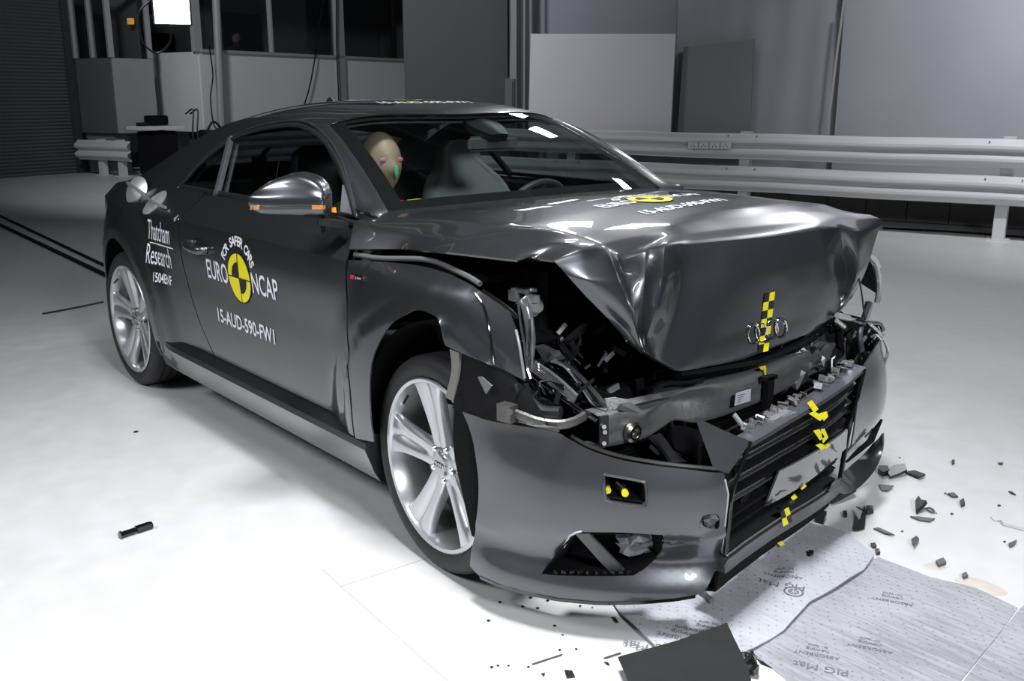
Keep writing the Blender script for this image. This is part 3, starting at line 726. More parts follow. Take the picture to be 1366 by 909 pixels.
for i in range(34):
    u_ = i/33; r = []
    for j in range(33):
        t = -1+2*j/32; x0 = interp(WT, abs(t)); x = x0+(-2.22-x0)*u_; r.append(roof_pt(x, t))
    rows.append(r)
bm = bmesh.new(); gridmesh(bm, rows); thicken(bm, .006, lambda c: Vector((0, 0, 1))); roof = obj('roof', bm, PAINT, car)
bm = bmesh.new(); gridmesh(bm, [[p+Vector((0, 0, -.03)) for p in r[2:-2]] for r in rows]); thicken(bm, .006, lambda c: Vector((0, 0, 1))); obj('headliner', bm, HEAD, car)
def rowsx(xa, xb, n, t0=-1, t1=1, dz=0): return [[roof_pt(xa+(xb-xa)*i/n, t0+(t1-t0)*j/24)+Vector((0, 0, dz)) for j in range(25)] for i in range(n+1)]
bm = bmesh.new(); gridmesh(bm, rowsx(-2.22, -2.86, 12, -.84, .84, .002)); thicken(bm, .005, lambda c: Vector((0, 0, 1))); obj('rear_window', bm, GLASS, car)
for t0, t1 in ((-1, -.84), (.84, 1)):
    bm = bmesh.new(); gridmesh(bm, rowsx(-2.22, -2.86, 12, t0, t1)); thicken(bm, .005, lambda c: Vector((0, 0, 1))); obj('rear_pillar', bm, PAINT, car)
bm = bmesh.new(); R_ = rowsx(-2.86, -3.1, 8); gridmesh(bm, R_); thicken(bm, .006, lambda c: Vector((0, 0, 1))); obj('boot_lid', bm, PAINT, car)
# rear face: from the boot edge down
rows = []
for k, (dx, zz) in enumerate(((0, None), (-.10, .93), (-.14, .85), (-.17, .7), (-.20, .55), (-.20, .4), (-.13, .24))):
    r = []
    for j in range(25):
        t = -1+j/12; x = -3.1
        if zz is None: r.append(R_[-1][j])
        else:
            e = S(-3.1, zz)*(1 if zz > .6 else 1.0); r.append(Vector((-3.1+(dx)*(1-abs(t)**3.5)-(.02 if k > 2 else 0)*(1-abs(t)**6), t*e, zz+(.03*(1-t*t) if k == 1 else 0))))
    rows.append(r)
bm = bmesh.new(); gridmesh(bm, rows); thicken(bm, .006, lambda c: Vector((-1, 0, 0))); obj('rear_bumper', bm, PAINT, car)
for s in (-1, 1):
    bm = bmesh.new(); gridmesh(bm, [[Vector((-3.1-.17*(1-(y_/.8)**4)-.015, s*y_, zz)) for y_ in (.4, .5, .6, .68)] for zz in (.88, .80, .73)]); thicken(bm, .02, lambda c: Vector((-1, 0, 0))); obj('tail_lamp', bm, mat('tail_red', (.35, .01, .01), .2, 0, 1), car)
# ---- windscreen
gl_lo = Vector(U(517, 281, 'y', -.665)); gl_hi = roof_pt(-1.08, -.9)
print('ws', gl_lo, gl_hi, PX(gl_hi), PX(roof_pt(-1.02, 0)), PX(roof_pt(-1.03, .9)), 'want 458,164 / .. ')
base = [(-1, gl_lo), (-.5, Vector((-.50, -.36, 1.0))), (0, Vector((-.46, 0, 1.0)))]
rows = []
N = 24
def ws_base(t): 
    a = abs(t); return Vector((-.46+(gl_lo.x+.46)*a**2.2, (gl_lo.y)*-t*1.0, gl_lo.z+.012*(1-a*a)))
def ws_top(t):
    x = interp(WT, abs(t)*.90); p = roof_pt(x, t*.90); return p+Vector((0, 0, -.004))
for i in range(N+1):
    v = i/N; r = []
    for j in range(41):
        t = -1+j/20; a, b = ws_base(t), ws_top(t); p = a.lerp(b, v); bow = 4*v*(1-v)
        r.append(p+Vector((.010, 0, .022))*bow*(1-.35*abs(t)**3))
    rows.append(r)
bm = bmesh.new(); gridmesh(bm, rows); thicken(bm, .005, lambda c: Vector((1, 0, 1))); wsn = obj('windscreen', bm, WGLASS, car)
# black printed border of the screen
bm = bmesh.new(); IN = Vector((-.006, 0, -.007))
def band(i0, i1, j0, j1): gridmesh(bm, [[p+IN for p in r[j0:j1+1]] for r in rows[i0:i1+1]])
band(0, N, 0, 2); band(0, N, 38, 40); band(0, 2, 1, 39); band(N-1, N, 1, 39)
thicken(bm, .001, lambda c: Vector((1, 0, 1))); obj('screen_border', bm, MATTE, wsn)
# A pillars between screen and side frame
for s in (-1, 1):
    rows = []
    for i in range(-4, 21):
        v = i/20; xe = -.60+(-1.11+.60)*v; ze = interp(RES, xe); o_ = Vector((xe, s*S(xe, ze), ze))
        a, b = ws_base(s), ws_top(s); g = a.lerp(b, v)+Vector((.01, 0, .022))*4*v*(1-v)*.65
        mid = (o_+g)/2+Vector((.006, s*.012, .014)); rows.append([o_, (o_+mid)/2+Vector((.002, s*.006, .004)), mid, (mid+g)/2+Vector((0, 0, .004)), g])
    bm = bmesh.new(); gridmesh(bm, rows); thicken(bm, .006, lambda c: Vector((0, s, 1))); obj('windscreen_pillar', bm, PAINT, car)
# ---- sills
for s in (-1, 1):
    prof = [(.868, .33), (.90, .305), (.905, .285), (.872, .20), (.85, .165), (.78, .16), (.70, .2), (.70, .33)]
    rows = []
    for x in [-2.14+i*(1.80)/24 for i in range(25)]:
        k = sstep(-2.14, -1.95, x)*.6+.4; rows.append([Vector((x, s*(.868+(y-.868)*k if y > .8 else y), z_+.02*(1-k)+ (0.0))) for y, z_ in prof])
    bm = bmesh.new(); V = gridmesh(bm, rows)
    for r in (V[0], V[-1]): bm.faces.new(r)
    for i in range(len(V)-1): bm.faces.new((V[i][0], V[i+1][0], V[i+1][-1], V[i][-1]))
    bmesh.ops.recalc_face_normals(bm, faces=bm.faces); obj('side_sill', bm, PAINT, car, True, 25)
# underbody and inner tub
bm = bmesh.new(); box(bm, (-1.3, 0, .20), (3.4, 1.4, .06)); box(bm, (-1.2, 0, .26), (1.6, 1.5, .08)); obj('underbody', bm, MATTE, car)
bm = bmesh.new(); box(bm, (-.40, 0, .58), (.06, 1.3, .68)); obj('bulkhead', bm, MATTE, car)
bm = bmesh.new(); box(bm, (-2.35, 0, .60), (.06, 1.05, .6)); obj('boot_bulkhead', bm, MATTE, car)
bm = bmesh.new(); gridmesh(bm, [[V3_(x, y*1.0, zz-.012*(abs(y)/.8)**2) for y in [-.80+k*.08 for k in range(21)]] for x, zz in ((-.64, 1.0), (-.50, .988), (-.38, .945))]); thicken(bm, .01, lambda c: Vector((0, 0, 1))); obj('scuttle_panel', bm, BLACK, car)
# ---- wheels
def wheel(cx, cy, s, phase, steer=0):
    w_ = empty('wheel', (cx, cy, .327)); w_.parent = car; w_.rotation_euler = (0, 0, steer)
    R = .327; W = .245
    prof = [(.258, -.085), (.262, -.108), (.285, -.118), (.305, -.116), (.320, -.106), (.3265, -.09)]
    g = []
    for k in range(-4, 5): g.append(k*.02)
    tread = []
    for c in (-.062, -.021, .021, .062): tread += [(.327, c-.0045), (.320, c-.004), (.320, c+.004), (.327, c+.0045)]
    prof = prof+tread+[(r, -h) for r, h in prof[::-1]]+[(.245, .08), (.245, -.08)]
    bm = bmesh.new(); lathe(bm, prof, (0, 0, 0), 'y', 72); obj('tyre', bm, RUB, w_, True, 40)
    # tread sipes
    bm = bmesh.new()
    # rim: barrel + outer flange (outer side = s*y)
    o = s*.112
    rp = [(.256, s*.100), (.262, s*.113), (.258, s*.117), (.2485, s*.114), (.243, s*.10), (.236, s*.06), (.225, s*-.02), (.232, s*-.1), (.25, s*-.1), (.25, s*.09)]
    bm = bmesh.new(); lathe(bm, rp, (0, 0, 0), 'y', 72); rim = obj('rim', bm, ALU, w_, True, 40)
    # spokes
    for k in range(5):
        a0 = phase+k*2*pi/5; bm = bmesh.new()
        ring = []
        for (r, hw_, y_, dep, gr) in ((.035, .032, .080, .03, .0), (.065, .036, .084, .035, .001), (.10, .038, .088, .035, .006), (.15, .044, .096, .032, .010), (.20, .053, .104, .028, .010), (.232, .066, .108, .024, .006), (.252, .085, .108, .02, .002)):
            pr = [(-hw_, y_-dep), (-hw_, y_-.010), (-hw_*.86, y_-.001), (-hw_*.45, y_), (-hw_*.15, y_-gr*.6), (0, y_-gr*1.5), (hw_*.15, y_-gr*.6), (hw_*.45, y_), (hw_*.86, y_-.001), (hw_, y_-.010), (hw_, y_-dep)]
            ca, sa = cos(a0), sin(a0)
            ring.append([Vector((r*ca-u_*sa, s*h_, r*sa+u_*ca)) for u_, h_ in pr])
        V = gridmesh(bm, ring)
        for r_ in (V[0], V[-1]): bm.faces.new(r_)
        for i in range(len(V)-1): bm.faces.new((V[i][0], V[i+1][0], V[i+1][-1], V[i][-1]))
        bmesh.ops.recalc_face_normals(bm, faces=bm.faces); obj('spoke', bm, ALU, w_, True, 40)
    bm = bmesh.new(); lathe(bm, [(0, s*.05), (.062, s*.05), (.066, s*.07), (.05, s*.082), (.036, s*.085), (0, s*.087)], (0, 0, 0), 'y', 40); hub = obj('hub', bm, ALU, w_)
    bm = bmesh.new()
    n = 40; prof_ = [(.030+.010*(max(0, cos(5*2*pi*i/n*1.0)))**3, 2*pi*i/n) for i in range(n)]
    plate(bm, [Vector((r*cos(a-phase*0+phase), s*.094, r*sin(a+phase))) for r, a in prof_], .012, n=Vector((0, s, 0))); bmesh.ops.recalc_face_normals(bm, faces=bm.faces); cap = obj('hub_cap', bm, mat('cap_silver', (.5, .5, .52), .2, 1), w_, False)
    bm = bmesh.new()
    for k in range(4):
        x = (-.0165+.011*k)
        tube(bm, [Vector((x+.0075*cos(2*pi*i/16), s*.0955, .0075*sin(2*pi*i/16))) for i in range(16)], .0012, 6, closed=True)
    obj('ring_emblem', bm, CHROME, cap)
    for k in range(5):
        a = phase+pi/5+k*2*pi/5; bm = bmesh.new(); lathe(bm, [(0, s*.06), (.010, s*.06), (.010, s*.085), (.007, s*.088), (0, s*.088)], (.052*cos(a), 0, .052*sin(a)), 'y', 12); obj('wheel_bolt', bm, CHROME, w_)
    bm = bmesh.new(); lathe(bm, [(0, s*.03), (.168, s*.03), (.168, s*.008), (0, s*.008)], (0, 0, 0), 'y', 48); obj('brake_disc', bm, mat('brake_iron', (.32, .32, .33), .35, 1), w_, True, 30)
    bm = bmesh.new(); bmesh.ops.create_cube(bm, size=1); bmesh.ops.scale(bm, vec=(.09, .09, .2), verts=bm.verts); bmesh.ops.translate(bm, vec=(.14*(1 if cx > -1 else 1), s*.02, .02), verts=bm.verts); bmesh.ops.bevel(bm, geom=bm.edges[:], offset=.015, segments=2, affect='EDGES'); obj('brake_caliper', bm, mat('caliper_grey', (.3, .3, .3), .4, .6), w_)
    bm = bmesh.new(); tube(bm, [Vector((.232*cos(phase+.55), s*.10, .232*sin(phase+.55))), Vector((.21*cos(phase+.55), s*.125, .21*sin(phase+.55)))], .004, 8); obj('tyre_valve', bm, BLACK, w_)
    return w_
wheel(-2.505, -.770, -1, radians(100)); wheel(.0, -.766, -1, radians(100), radians(-3))
wheel(-2.505, .772, 1, radians(30)); wheel(.0, .772, 1, radians(80), radians(-3))
# ================================================================== BONNET (buckled)
def y_(px, py, v): return U(px, py, 'y', v)
def x_(px, py, v): return U(px, py, 'x', v)
V3 = Vector
s0 = side(-1)
def usp(px, py): return s0(*US(px, py))
# columns from the near edge (visible) to the far edge; rows from the windscreen to the front ridge
ridge = [y_(738, 348, -.72), y_(775, 333, -.64), y_(806, 328, -.55), y_(823, 339, -.49), y_(858, 328, -.39), y_(889, 315, -.30), y_(922, 312, -.21), y_(970, 306, -.06), y_(1030, 300, .11), y_(1090, 293, .30), y_(1117, 289, .42), y_(1143, 291, .51), y_(1175, 293, .60)]
ys = [p.y for p in ridge]
rowA = [V3((-.44, -.872, .912)), V3((-.49, -.82, .985)), V3((-.54, -.70, 1.0)), V3((-.52, -.58, 1.008)), V3((-.51, -.45, 1.012)), V3((-.50, -.33, 1.015)), V3((-.49, -.2, 1.018)), V3((-.48, -.03, 1.018)), V3((-.48, .2, 1.018)), V3((-.5, .42, 1.012)), V3((-.53, .6, 1.005)), V3((-.54, .73, .995)), V3((-.48, .86, .93))]
rowB = [usp(530, 333)+V3((0, .01, 0)), V3((-.22, -.79, .972)), V3((-.22, -.68, 1.005)), V3((-.22, -.57, 1.018)), V3((-.22, -.45, 1.026)), V3((-.22, -.33, 1.030)), V3((-.22, -.2, 1.034)), V3((-.22, -.03, 1.038)), V3((-.22, .2, 1.036)), V3((-.22, .42, 1.028)), V3((-.22, .6, 1.015)), V3((-.22, .73, .995)), V3((-.22, .86, .935))]
rowC = [y_(600, 337, -.85), V3((.04, -.77, .988)), V3((.04, -.66, 1.010)), V3((.04, -.55, 1.012)), V3((.04, -.44, 1.018)), V3((.04, -.31, 1.026)), V3((.04, -.2, 1.032)), V3((.04, -.03, 1.040)), V3((.04, .18, 1.044)), V3((.04, .40, 1.034)), V3((.04, .56, 1.014)), V3((.04, .68, .998)), V3((.04, .82, .95))]
rowD = [y_(690, 347, -.79), V3((.20, -.70, .985)), V3((.20, -.60, 1.012)), V3((.20, -.52, .992)), V3((.20, -.42, 1.000)), V3((.20, -.31, 1.008)), V3((.22, -.2, 1.014)), V3((.24, -.04, 1.022)), V3((.28, .15, 1.028)), V3((.28, .36, 1.026)), V3((.28, .50, 1.010)), V3((.28, .60, 1.006)), V3((.28, .73, .965))]
rowE = []
for i, p in enumerate(ridge):      # just behind the ridge: soft for the broad middle, tight at the folds
    k = {0: .07, 1: .06, 2: .035, 3: .05, 4: .05, 5: .045, 6: .07, 7: .08, 8: .08, 9: .07, 10: .05, 11: .05, 12: .04}[i]
    rowE.append(V3((p.x-k, p.y-.012 if i < 5 else p.y, p.z+{0: -.001, 1: .012, 2: .010, 3: .022, 4: .016, 5: .006, 6: .02, 7: .022, 8: .020, 9: .018, 10: .01, 11: .012, 12: .012}[i])))
# face rows, each read as (pixel, x)
f1 = [x_(744, 353, .335), x_(779, 350, .362), x_(813, 342, .378), x_(826, 349, .352), x_(862, 336, .375), x_(887, 328, .410), x_(918, 326, .418), x_(972, 321, .450), x_(1034, 315, .487), x_(1094, 307, .505), x_(1119, 304, .495), x_(1144, 310, .52), x_(1173, 303, .50)]
f2 = [x_(757, 368, .35), x_(786, 374, .385), x_(826, 374, .412), x_(837, 380, .368), x_(860, 374, .385), x_(884, 368, .462), x_(914, 368, .432), x_(970, 365, .470), x_(1038, 358, .503), x_(1100, 345, .517), x_(1125, 335, .490), x_(1143, 338, .53), x_(1166, 328, .50)]
f3 = [x_(780, 394, .37), x_(804, 402, .395), x_(838, 410, .430), x_(845, 414, .385), x_(856, 413, .405), x_(875, 410, .482), x_(904, 412, .448), x_(962, 408, .476), x_(1036, 398, .500), x_(1102, 380, .515), x_(1130, 366, .488), x_(1143, 366, .53), x_(1159, 352, .50)]
f4 = [x_(812, 426, .395), x_(828, 434, .41), x_(849, 442, .442), x_(852.5, 446, .415), x_(857, 448, .432), x_(864, 449, .478), x_(888, 455, .462), x_(944, 453, .480), x_(1030, 436, .493), x_(1096, 415, .503), x_(1126, 394, .485), x_(1138, 386, .51), x_(1150, 372, .49)]
f5 = [x_(842, 456, .432), x_(850, 462, .44), x_(856, 466, .450), x_(858, 468, .450), x_(860, 470, .452), x_(864, 472, .458), x_(882, 483, .468), x_(907, 495, .482), x_(990, 480, .488), x_(1082, 443, .495), x_(1114, 421, .485), x_(1127, 409, .49), x_(1136, 398, .485)]
f6 = [p+V3((-.022, .004, -.006)) for p in f5]
f7 = [p+V3((-.035, .006, .010)) for p in f5]
net = [rowA, rowB, rowC, rowD, rowE, ridge, f1, f2, f3, f4, f5, f6, f7]
def mono(net, nu, nv):
    # like netgrid but with softer tangents so that folds stay tight
    def sp(pts, n):
        N = len(pts); T = []
        for i in range(N):
            if i in (0, N-1): T.append((pts[min(i+1, N-1)]-pts[max(i-1, 0)])*.8); continue
            a, b = pts[i]-pts[i-1], pts[i+1]-pts[i]; la, lb = a.length, b.length
            t = (a*lb+b*la)/(la+lb+1e-9)/(1e-9+(la*0+1)); m = min(la, lb)*1.0
            d = (a.normalized()+b.normalized()); T.append(d*.5*m if d.length > 0 else V3())
        out = []
        for i in range(N-1):
            L = (pts[i+1]-pts[i]).length; p, q = pts[i], pts[i+1]
            tp = T[i] if T[i].length else V3(); tq = T[i+1]
            for k in range(n):
                t = k/n; h00 = 2*t**3-3*t*t+1; h10 = t**3-2*t*t+t; h01 = -2*t**3+3*t*t; h11 = t**3-t*t
                out.append(p*h00+tp*h10*.55+q*h01+tq*h11*.55)
        out.append(pts[-1].copy()); return out
    rows = [sp([Vector(p) for p in r], nv) for r in net]; n = len(rows[0])
    cols = [sp([rows[i][j] for i in range(len(rows))], nu) for j in range(n)]
    return [[cols[j][i] for j in range(n)] for i in range(len(cols[0]))]
bg = mono(net, 6, 6)
from mathutils import noise as mnoise
for i_, r_ in enumerate(bg):        # fine waviness of the stretched skin
    k_ = (.0036 if i_ > 30 else .0003)
    for j_, p_ in enumerate(r_):
        q_ = mnoise.noise(V3((p_.y*7.5, p_.z*7.5, p_.x*4)))+.5*mnoise.noise(V3((p_.y*17+3, p_.z*15, p_.x*9)))
        r_[j_] = p_+V3((q_*k_ if i_ > 30 else 0, 0, q_*k_ if i_ <= 30 else 0))
bm = bmesh.new(); gridmesh(bm, bg); thicken(bm, .006, lambda c: V3((.6, -.1, 1)))
bonnet = obj('bonnet', bm, PAINT, car, True, 28)
bmB = bmesh.new(); gridmesh(bmB, bg); bmesh.ops.recalc_face_normals(bmB, faces=bmB.faces)
from mathutils.bvhtree import BVHTree
HB = BVHTree.FromBMesh(bmB)
def on_bonnet_down(x, y, off=.0025):
    h = HB.ray_cast(V3((x, y, 1.5)), V3((0, 0, -1)))
    return h[0]+V3((0, 0, off)) if h[0] else V3((x, y, 1.03))
def on_bonnet_px(px, py, off=.003):
    d = ray(px, py).normalized(); h = HB.ray_cast(CAM, d); return (h[0]-d*off) if h[0] else x_(px, py, .5)
# inner bracing under the bonnet
bm = bmesh.new(); gridmesh(bm, [[p+V3((-.01, 0, -.045)) for p in r[6:-6:3]] for r in bg[4:26:3]]); thicken(bm, .006, lambda c: V3((0, 0, 1))); obj('bonnet_lining', bm, MATTE, bonnet)

# ================================================================== FRONT BUMPER
PBC = [(.10, -.915), (.22, -.915), (.345, -.895), (.48, -.84), (.60, -.755), (.70, -.65), (.765, -.54), (.747, -.40), (.715, -.2), (.69, 0), (.655, .2), (.60, .40), (.545, .6), (.47, .76), (.36, .845), (.22, .878), (.10, .888)]
PB = [(p.x, p.y) for p in spline([V3((a, b, 0)) for a, b in PBC], 8)]
PBL = [0]
for a, b in zip(PB, PB[1:]): PBL.append(PBL[-1]+sqrt((a[0]-b[0])**2+(a[1]-b[1])**2))
def pb(s):
    s = max(0, min(PBL[-1]-1e-6, s)); i = max(k for k in range(len(PBL)) if PBL[k] <= s); i = min(i, len(PB)-2); t = (s-PBL[i])/(PBL[i+1]-PBL[i])
    a, b = PB[i], PB[i+1]; n = Vector((b[1]-a[1], -(b[0]-a[0]))).normalized()
    if i+2 < len(PB) and i > 0:
        n0 = Vector((PB[i][1]-PB[i-1][1], -(PB[i][0]-PB[i-1][0]))).normalized(); n2 = Vector((PB[i+2][1]-b[1], -(PB[i+2][0]-b[0]))).normalized(); n = ((n0+n)*(1-t)+(n+n2)*t).normalized()
    return a[0]+(b[0]-a[0])*t, a[1]+(b[1]-a[1])*t, n
def delta(s, z_):
    d = -.018*sstep(.42, .56, z_) + .016*sstep(.21, .14, z_) - .010*sstep(.245, .215, z_)*sstep(.12, .19, z_) + .016*sstep(.235, .29, z_)*sstep(.52, .34, z_)*sstep(.15, .4, s) - .012*sstep(.30, .27, z_)*sstep(.16, .22, z_)*sstep(.3, .5, s)
    return d*sstep(.02, .25, s)*(1 if s < 1.35 else sstep(PBL[-1], PBL[-1]-.3, s))
def BS(s, z_):
    x, y, n = pb(s); d = delta(s, z_); return V3((x+n.x*d, y+n.y*d, z_))
def UB(px, py, smax=1.0):
    d = ray(px, py); best = None; C2_ = CAM
    off = 0
    for it in range(4):
        best = None
        for i in range(len(PB)-1):
            if PBL[i] > smax: break
            a = PB[i]; b = PB[i+1]; ex, ey = b[0]-a[0], b[1]-a[1]
            L = sqrt(ex*ex+ey*ey); nx, ny = ey/L, -ex/L
            ax, ay = a[0]+nx*off, a[1]+ny*off
            den = d.x*ey-d.y*ex
            if abs(den) < 1e-9: continue
            t = ((ax-CAM.x)*ey-(ay-CAM.y)*ex)/den
            u_ = ((CAM.x+d.x*t-ax)*ex+(CAM.y+d.y*t-ay)*ey)/(L*L)
            if t > 0 and -.02 <= u_ <= 1.02 and (best is None or t < best[0]): best = (t, PBL[i]+u_*L, CAM.z+d.z*t)
        if best is None: break
        off = delta(best[1], best[2])
    if best is None:
        P = U(px, py, 'y', -.885); return (P.x-.10, P.z)
    return (best[1], best[2])
ub = lambda *pp, **k: [UB(*p, **k) for p in pp]
btop = ub((617, 550), (650, 560), (690, 568), (735, 575), (757, 585), (785, 600), (825, 613), (870, 621), (920, 627), (962, 631))
bgr = ub((966, 632), (971, 660), (967, 700), (962, 738)); bgr2 = ub((962, 738), (957, 752))
bcor = ub((957, 752), (950, 770), (938, 792)); bbot = ub((938, 792), (900, 799), (850, 803), (800, 804), (745, 799), (700, 790), (665, 780), (640, 769), (627, 756))
barch = ub((627, 756), (632, 720), (637, 680), (638, 640), (633, 600), (626, 572), (617, 550))
BUMP = segs(btop, [btop[-1], bgr[0]], bgr, bgr2, bcor, bbot, barch)
hole1 = segs(ub((806, 636), (812, 635)), ub((855, 643), (860, 648)), ub((862, 668), (856, 674)), ub((815, 668), (808, 662)))
hole2 = segs(ub((776, 710), (830, 711), (884, 714)), ub((886, 722), (880, 740), (862, 757), (845, 768)), ub((845, 768), (790, 769), (722, 766)), ub((722, 766), (740, 744), (765, 714)))
hole3 = segs(ub((938, 688), (955, 686), (960, 694), (958, 706), (940, 703), (934, 696)))
BF = BS
bump = panel('front_bumper', BUMP, BF, PAINT2, car, .018, .005, holes=[hole1, hole2, hole3], out=lambda c: V3((1, -1, 0)), ang=40)
def ubP(px, py, inn=0):
    s, z_ = UB(px, py); x, y, n = pb(s); p = BS(s, z_); return V3((p.x-n.x*inn, p.y-n.y*inn, p.z))
# recess walls behind the openings
def recess(name, pts, depth, m, closed_back=True, par=bump, shrink=.75):
    bm = bmesh.new(); c = sum((ubP(*p, 0) for p in pts), V3())/len(pts); r0 = [ubP(*p, .003) for p in pts]
    r1 = [ubP(*p, depth) for p in pts]; c1 = sum(r1, V3())/len(r1); r1 = [c1+(q-c1)*shrink for q in r1]
    N = len(pts); A = [bm.verts.new(p) for p in r0]; B = [bm.verts.new(p) for p in r1]
    for i in range(N): bm.faces.new((A[i], A[(i+1) % N], B[(i+1) % N], B[i]))
    if closed_back: bm.faces.new(B)
    thicken(bm, -.003); return obj(name, bm, m, par, False)
recess('sensor_recess', [(806, 636), (860, 644), (862, 672), (808, 664)], .05, MATTE)
recess('intake_recess', [(765, 714), (884, 714), (880, 742), (845, 768), (722, 766)], .10, MATTE)
recess('tow_eye_recess', [(938, 688), (955, 686), (960, 694), (958, 706), (940, 703)], .03, MATTE)
bm = bmesh.new(); P_ = [ubP(766, 712, .01), ubP(785, 712, .01), ubP(833, 766, .03), ubP(812, 768, .03)]
plate(bm, P_, .008); obj('intake_fin', bm, mat('semi_gloss_fin', (.08, .08, .085), .3), bump)
bm = bmesh.new()
for k in range(10):
    p = ubP(740+k*11, 765, .006); box(bm, p, (.012, .006, .008), Matrix.Rotation(.5*k, 3, 'Z'))
o_ = obj('intake_clips', bm, BLACK, bump, False); o_['kind'] = 'stuff'
bm = bmesh.new(); rnd = random.Random(3)
def crumple(bm, c, a, b, nu, nv, amp, seed, t=.003):
    rr = random.Random(seed); rows = [[c+a*(i/nu-.5)+b*(j/nv-.5)+V3((rr.uniform(-amp, amp), rr.uniform(-amp, amp), rr.uniform(-amp, amp))) for j in range(nv+1)] for i in range(nu+1)]
    b2 = bmesh.new(); gridmesh(b2, rows); thicken(b2, t, lambda c: V3((1, 0, 1))); me = bpy.data.meshes.new('q'); b2.to_mesh(me); b2.free(); bm.from_mesh(me); bpy.data.meshes.remove(me)
crumple(bm, ubP(855, 735, .05), (ubP(885, 735, .05)-ubP(820, 735, .05)), V3((0, 0, .07)), 6, 6, .009, 5); obj('torn_foil', bm, mat('crumpled_foil', (.3, .3, .33), .35, .5), bump, False)
def ybulb(px, py, inn, par, r=.009):
    bm = bmesh.new(); p = ubP(px, py, inn); tube(bm, [p, p+V3((.012, -.01, .0))], r, 8); bmesh.ops.bevel(bm, geom=[e for e in bm.edges if e.calc_face_angle(0) > 1], offset=.002, segments=2, affect='EDGES'); return obj('yellow_plug', bm, YEL, par)
ybulb(809, 656, .02, bump); ybulb(833, 659, .015, bump)
bm = bmesh.new(); p = ubP(826, 655, .03); box(bm, p, (.03, .012, .018)); q = ubP(822, 647, .02); bar(bm, q, ubP(833, 655, .015), .006, .006); obj('parking_sensor', bm, BLACK, bump, False)
bm = bmesh.new(); pts = [ubP(x, y, -.002) for x, y in ((806, 636), (812, 634), (855, 642), (861, 647), (862, 670), (857, 675), (814, 669), (808, 662))]; tube(bm, pts, .0035, 6, closed=True, smooth_n=3); obj('recess_frame', bm, PAINT2, bump)
crumple_bm = bmesh.new(); crumple(crumple_bm, ubP(946, 698, .004), ubP(956, 698)-ubP(934, 698), V3((0, 0, .04)), 4, 4, .005, 8); obj('tow_eye_cover', crumple_bm, PAINT2, bump, False)
# crease scuffs along the bumper edges (bare primer)
bm = bmesh.new(); tube(bm, [ubP(x, y, -.001) for x, y in ((752, 730), (760, 715), (768, 711), (776, 709))], .003, 6); obj('bare_edge', bm, mat('bare_primer', (.5, .5, .52), .6), bump); bm = bmesh.new(); tube(bm, [ubP(x, y, -.001) for x, y in ((967, 640), (971, 660), (967, 700), (962, 738))], .0025, 6)
obj('bare_edge', bm, mat('bare_primer', (.5, .5, .52), .6), bump)
# lower splitter under the near half
bm = bmesh.new(); rows = []
for px in range(640, 940, 12):
    yb = interp([(640, 770), (665, 781), (700, 791), (745, 800), (800, 805), (850, 804), (900, 800), (940, 793)], px); s, z_ = UB(px, yb-1.5)
    x, y, n = pb(s); p = BS(s, z_); rows.append([V3((p.x-n.x*k, p.y-n.y*k, p.z-h_)) for k, h_ in ((-.002, .0), (.0, .010), (.05, .016), (.09, .01))])
gridmesh(bm, rows); thicken(bm, .004, lambda c: V3((0, 0, -1))); obj('splitter', bm, GLOSS, bump)
# corner spike beside the grille
A1, A2, A3, A4, A5 = x_(927, 557, .615), V3((.748, -.405, .50)), ubP(972, 632, 0), ubP(955, 628, 0.01), x_(965, 575, .69)
bm = bmesh.new(); rows = [[A1, A1.lerp(A4, .5), A4], [A1.lerp(A5, .55)+V3((.006, -.004, 0)), (A5+A4)/2+V3((.014, -.012, 0)), A4.lerp(A3, .5)], [A5, (A5+A3)/2+V3((.012, -.01, 0)), A3.lerp(A4, .2)], [A2, A2.lerp(A3, .5)+V3((.004, -.004, 0)), A3]]
plate(bm, [A1, A5, A2, A3, A4], .006, n=V3((.7, -.7, 0))); bmesh.ops.triangulate(bm, faces=[f for f in bm.faces if len(f.verts) > 4]); bmesh.ops.recalc_face_normals(bm, faces=bm.faces); obj('bumper_corner', bm, PAINT2, bump)
# far half of the bumper
L_ = PBL[-1]
s1 = L_-.02
fb = segs([(L_-.95, .25), (L_-.90, .40), (L_-.78, .50), (L_-.62, .545), (L_-.45, .56), (L_-.30, .575), (L_-.12, .57), (L_-.02, .555)], [(L_-.02, .555), (L_-.02, .16)], [(L_-.02, .16), (L_-.45, .20), (L_-.72, .22), (L_-.85, .25), (L_-.95, .25)])
bump2 = panel('front_bumper', fb, BS, PAINT2, car, .03, .005, out=lambda c: V3((1, 1, 0)))
# detached lower lip at the far corner
lipr = [[x_(1177, 578, .60), x_(1177, 604, .61), x_(1164, 632, .63), x_(1136, 657, .67), x_(1106, 654, .70)], [x_(1171, 586, .57), x_(1166, 606, .59), x_(1151, 626, .615), x_(1130, 645, .655), x_(1108, 650, .69)], [x_(1164, 592, .54), x_(1154, 604, .56), x_(1139, 618, .60), x_(1122, 634, .64), x_(1110, 645, .68)]]
net_sheet('lower_lip', lipr, PAINT2, car, .006, lambda c: V3((1, 0, 1)))
bm = bmesh.new(); rows = []
for p, q in (((1178, 560), (1150, 596)), ((1166, 590), (1130, 618))): rows.append([x_(p[0], p[1], .50), x_(q[0], q[1], .50)])
gridmesh(bm, rows); thicken(bm, .01, lambda c: V3((1, 0, 0))); obj('fog_lamp_recess', bm, MATTE, bump2)
bm = bmesh.new(); rows = []
for (x, y), X in (((1160, 432), .50), ((1176, 448), .50), ((1184, 470), .49), ((1172, 500), .51), ((1150, 520), .53)):
    p = x_(x, y, X); rows.append(p)
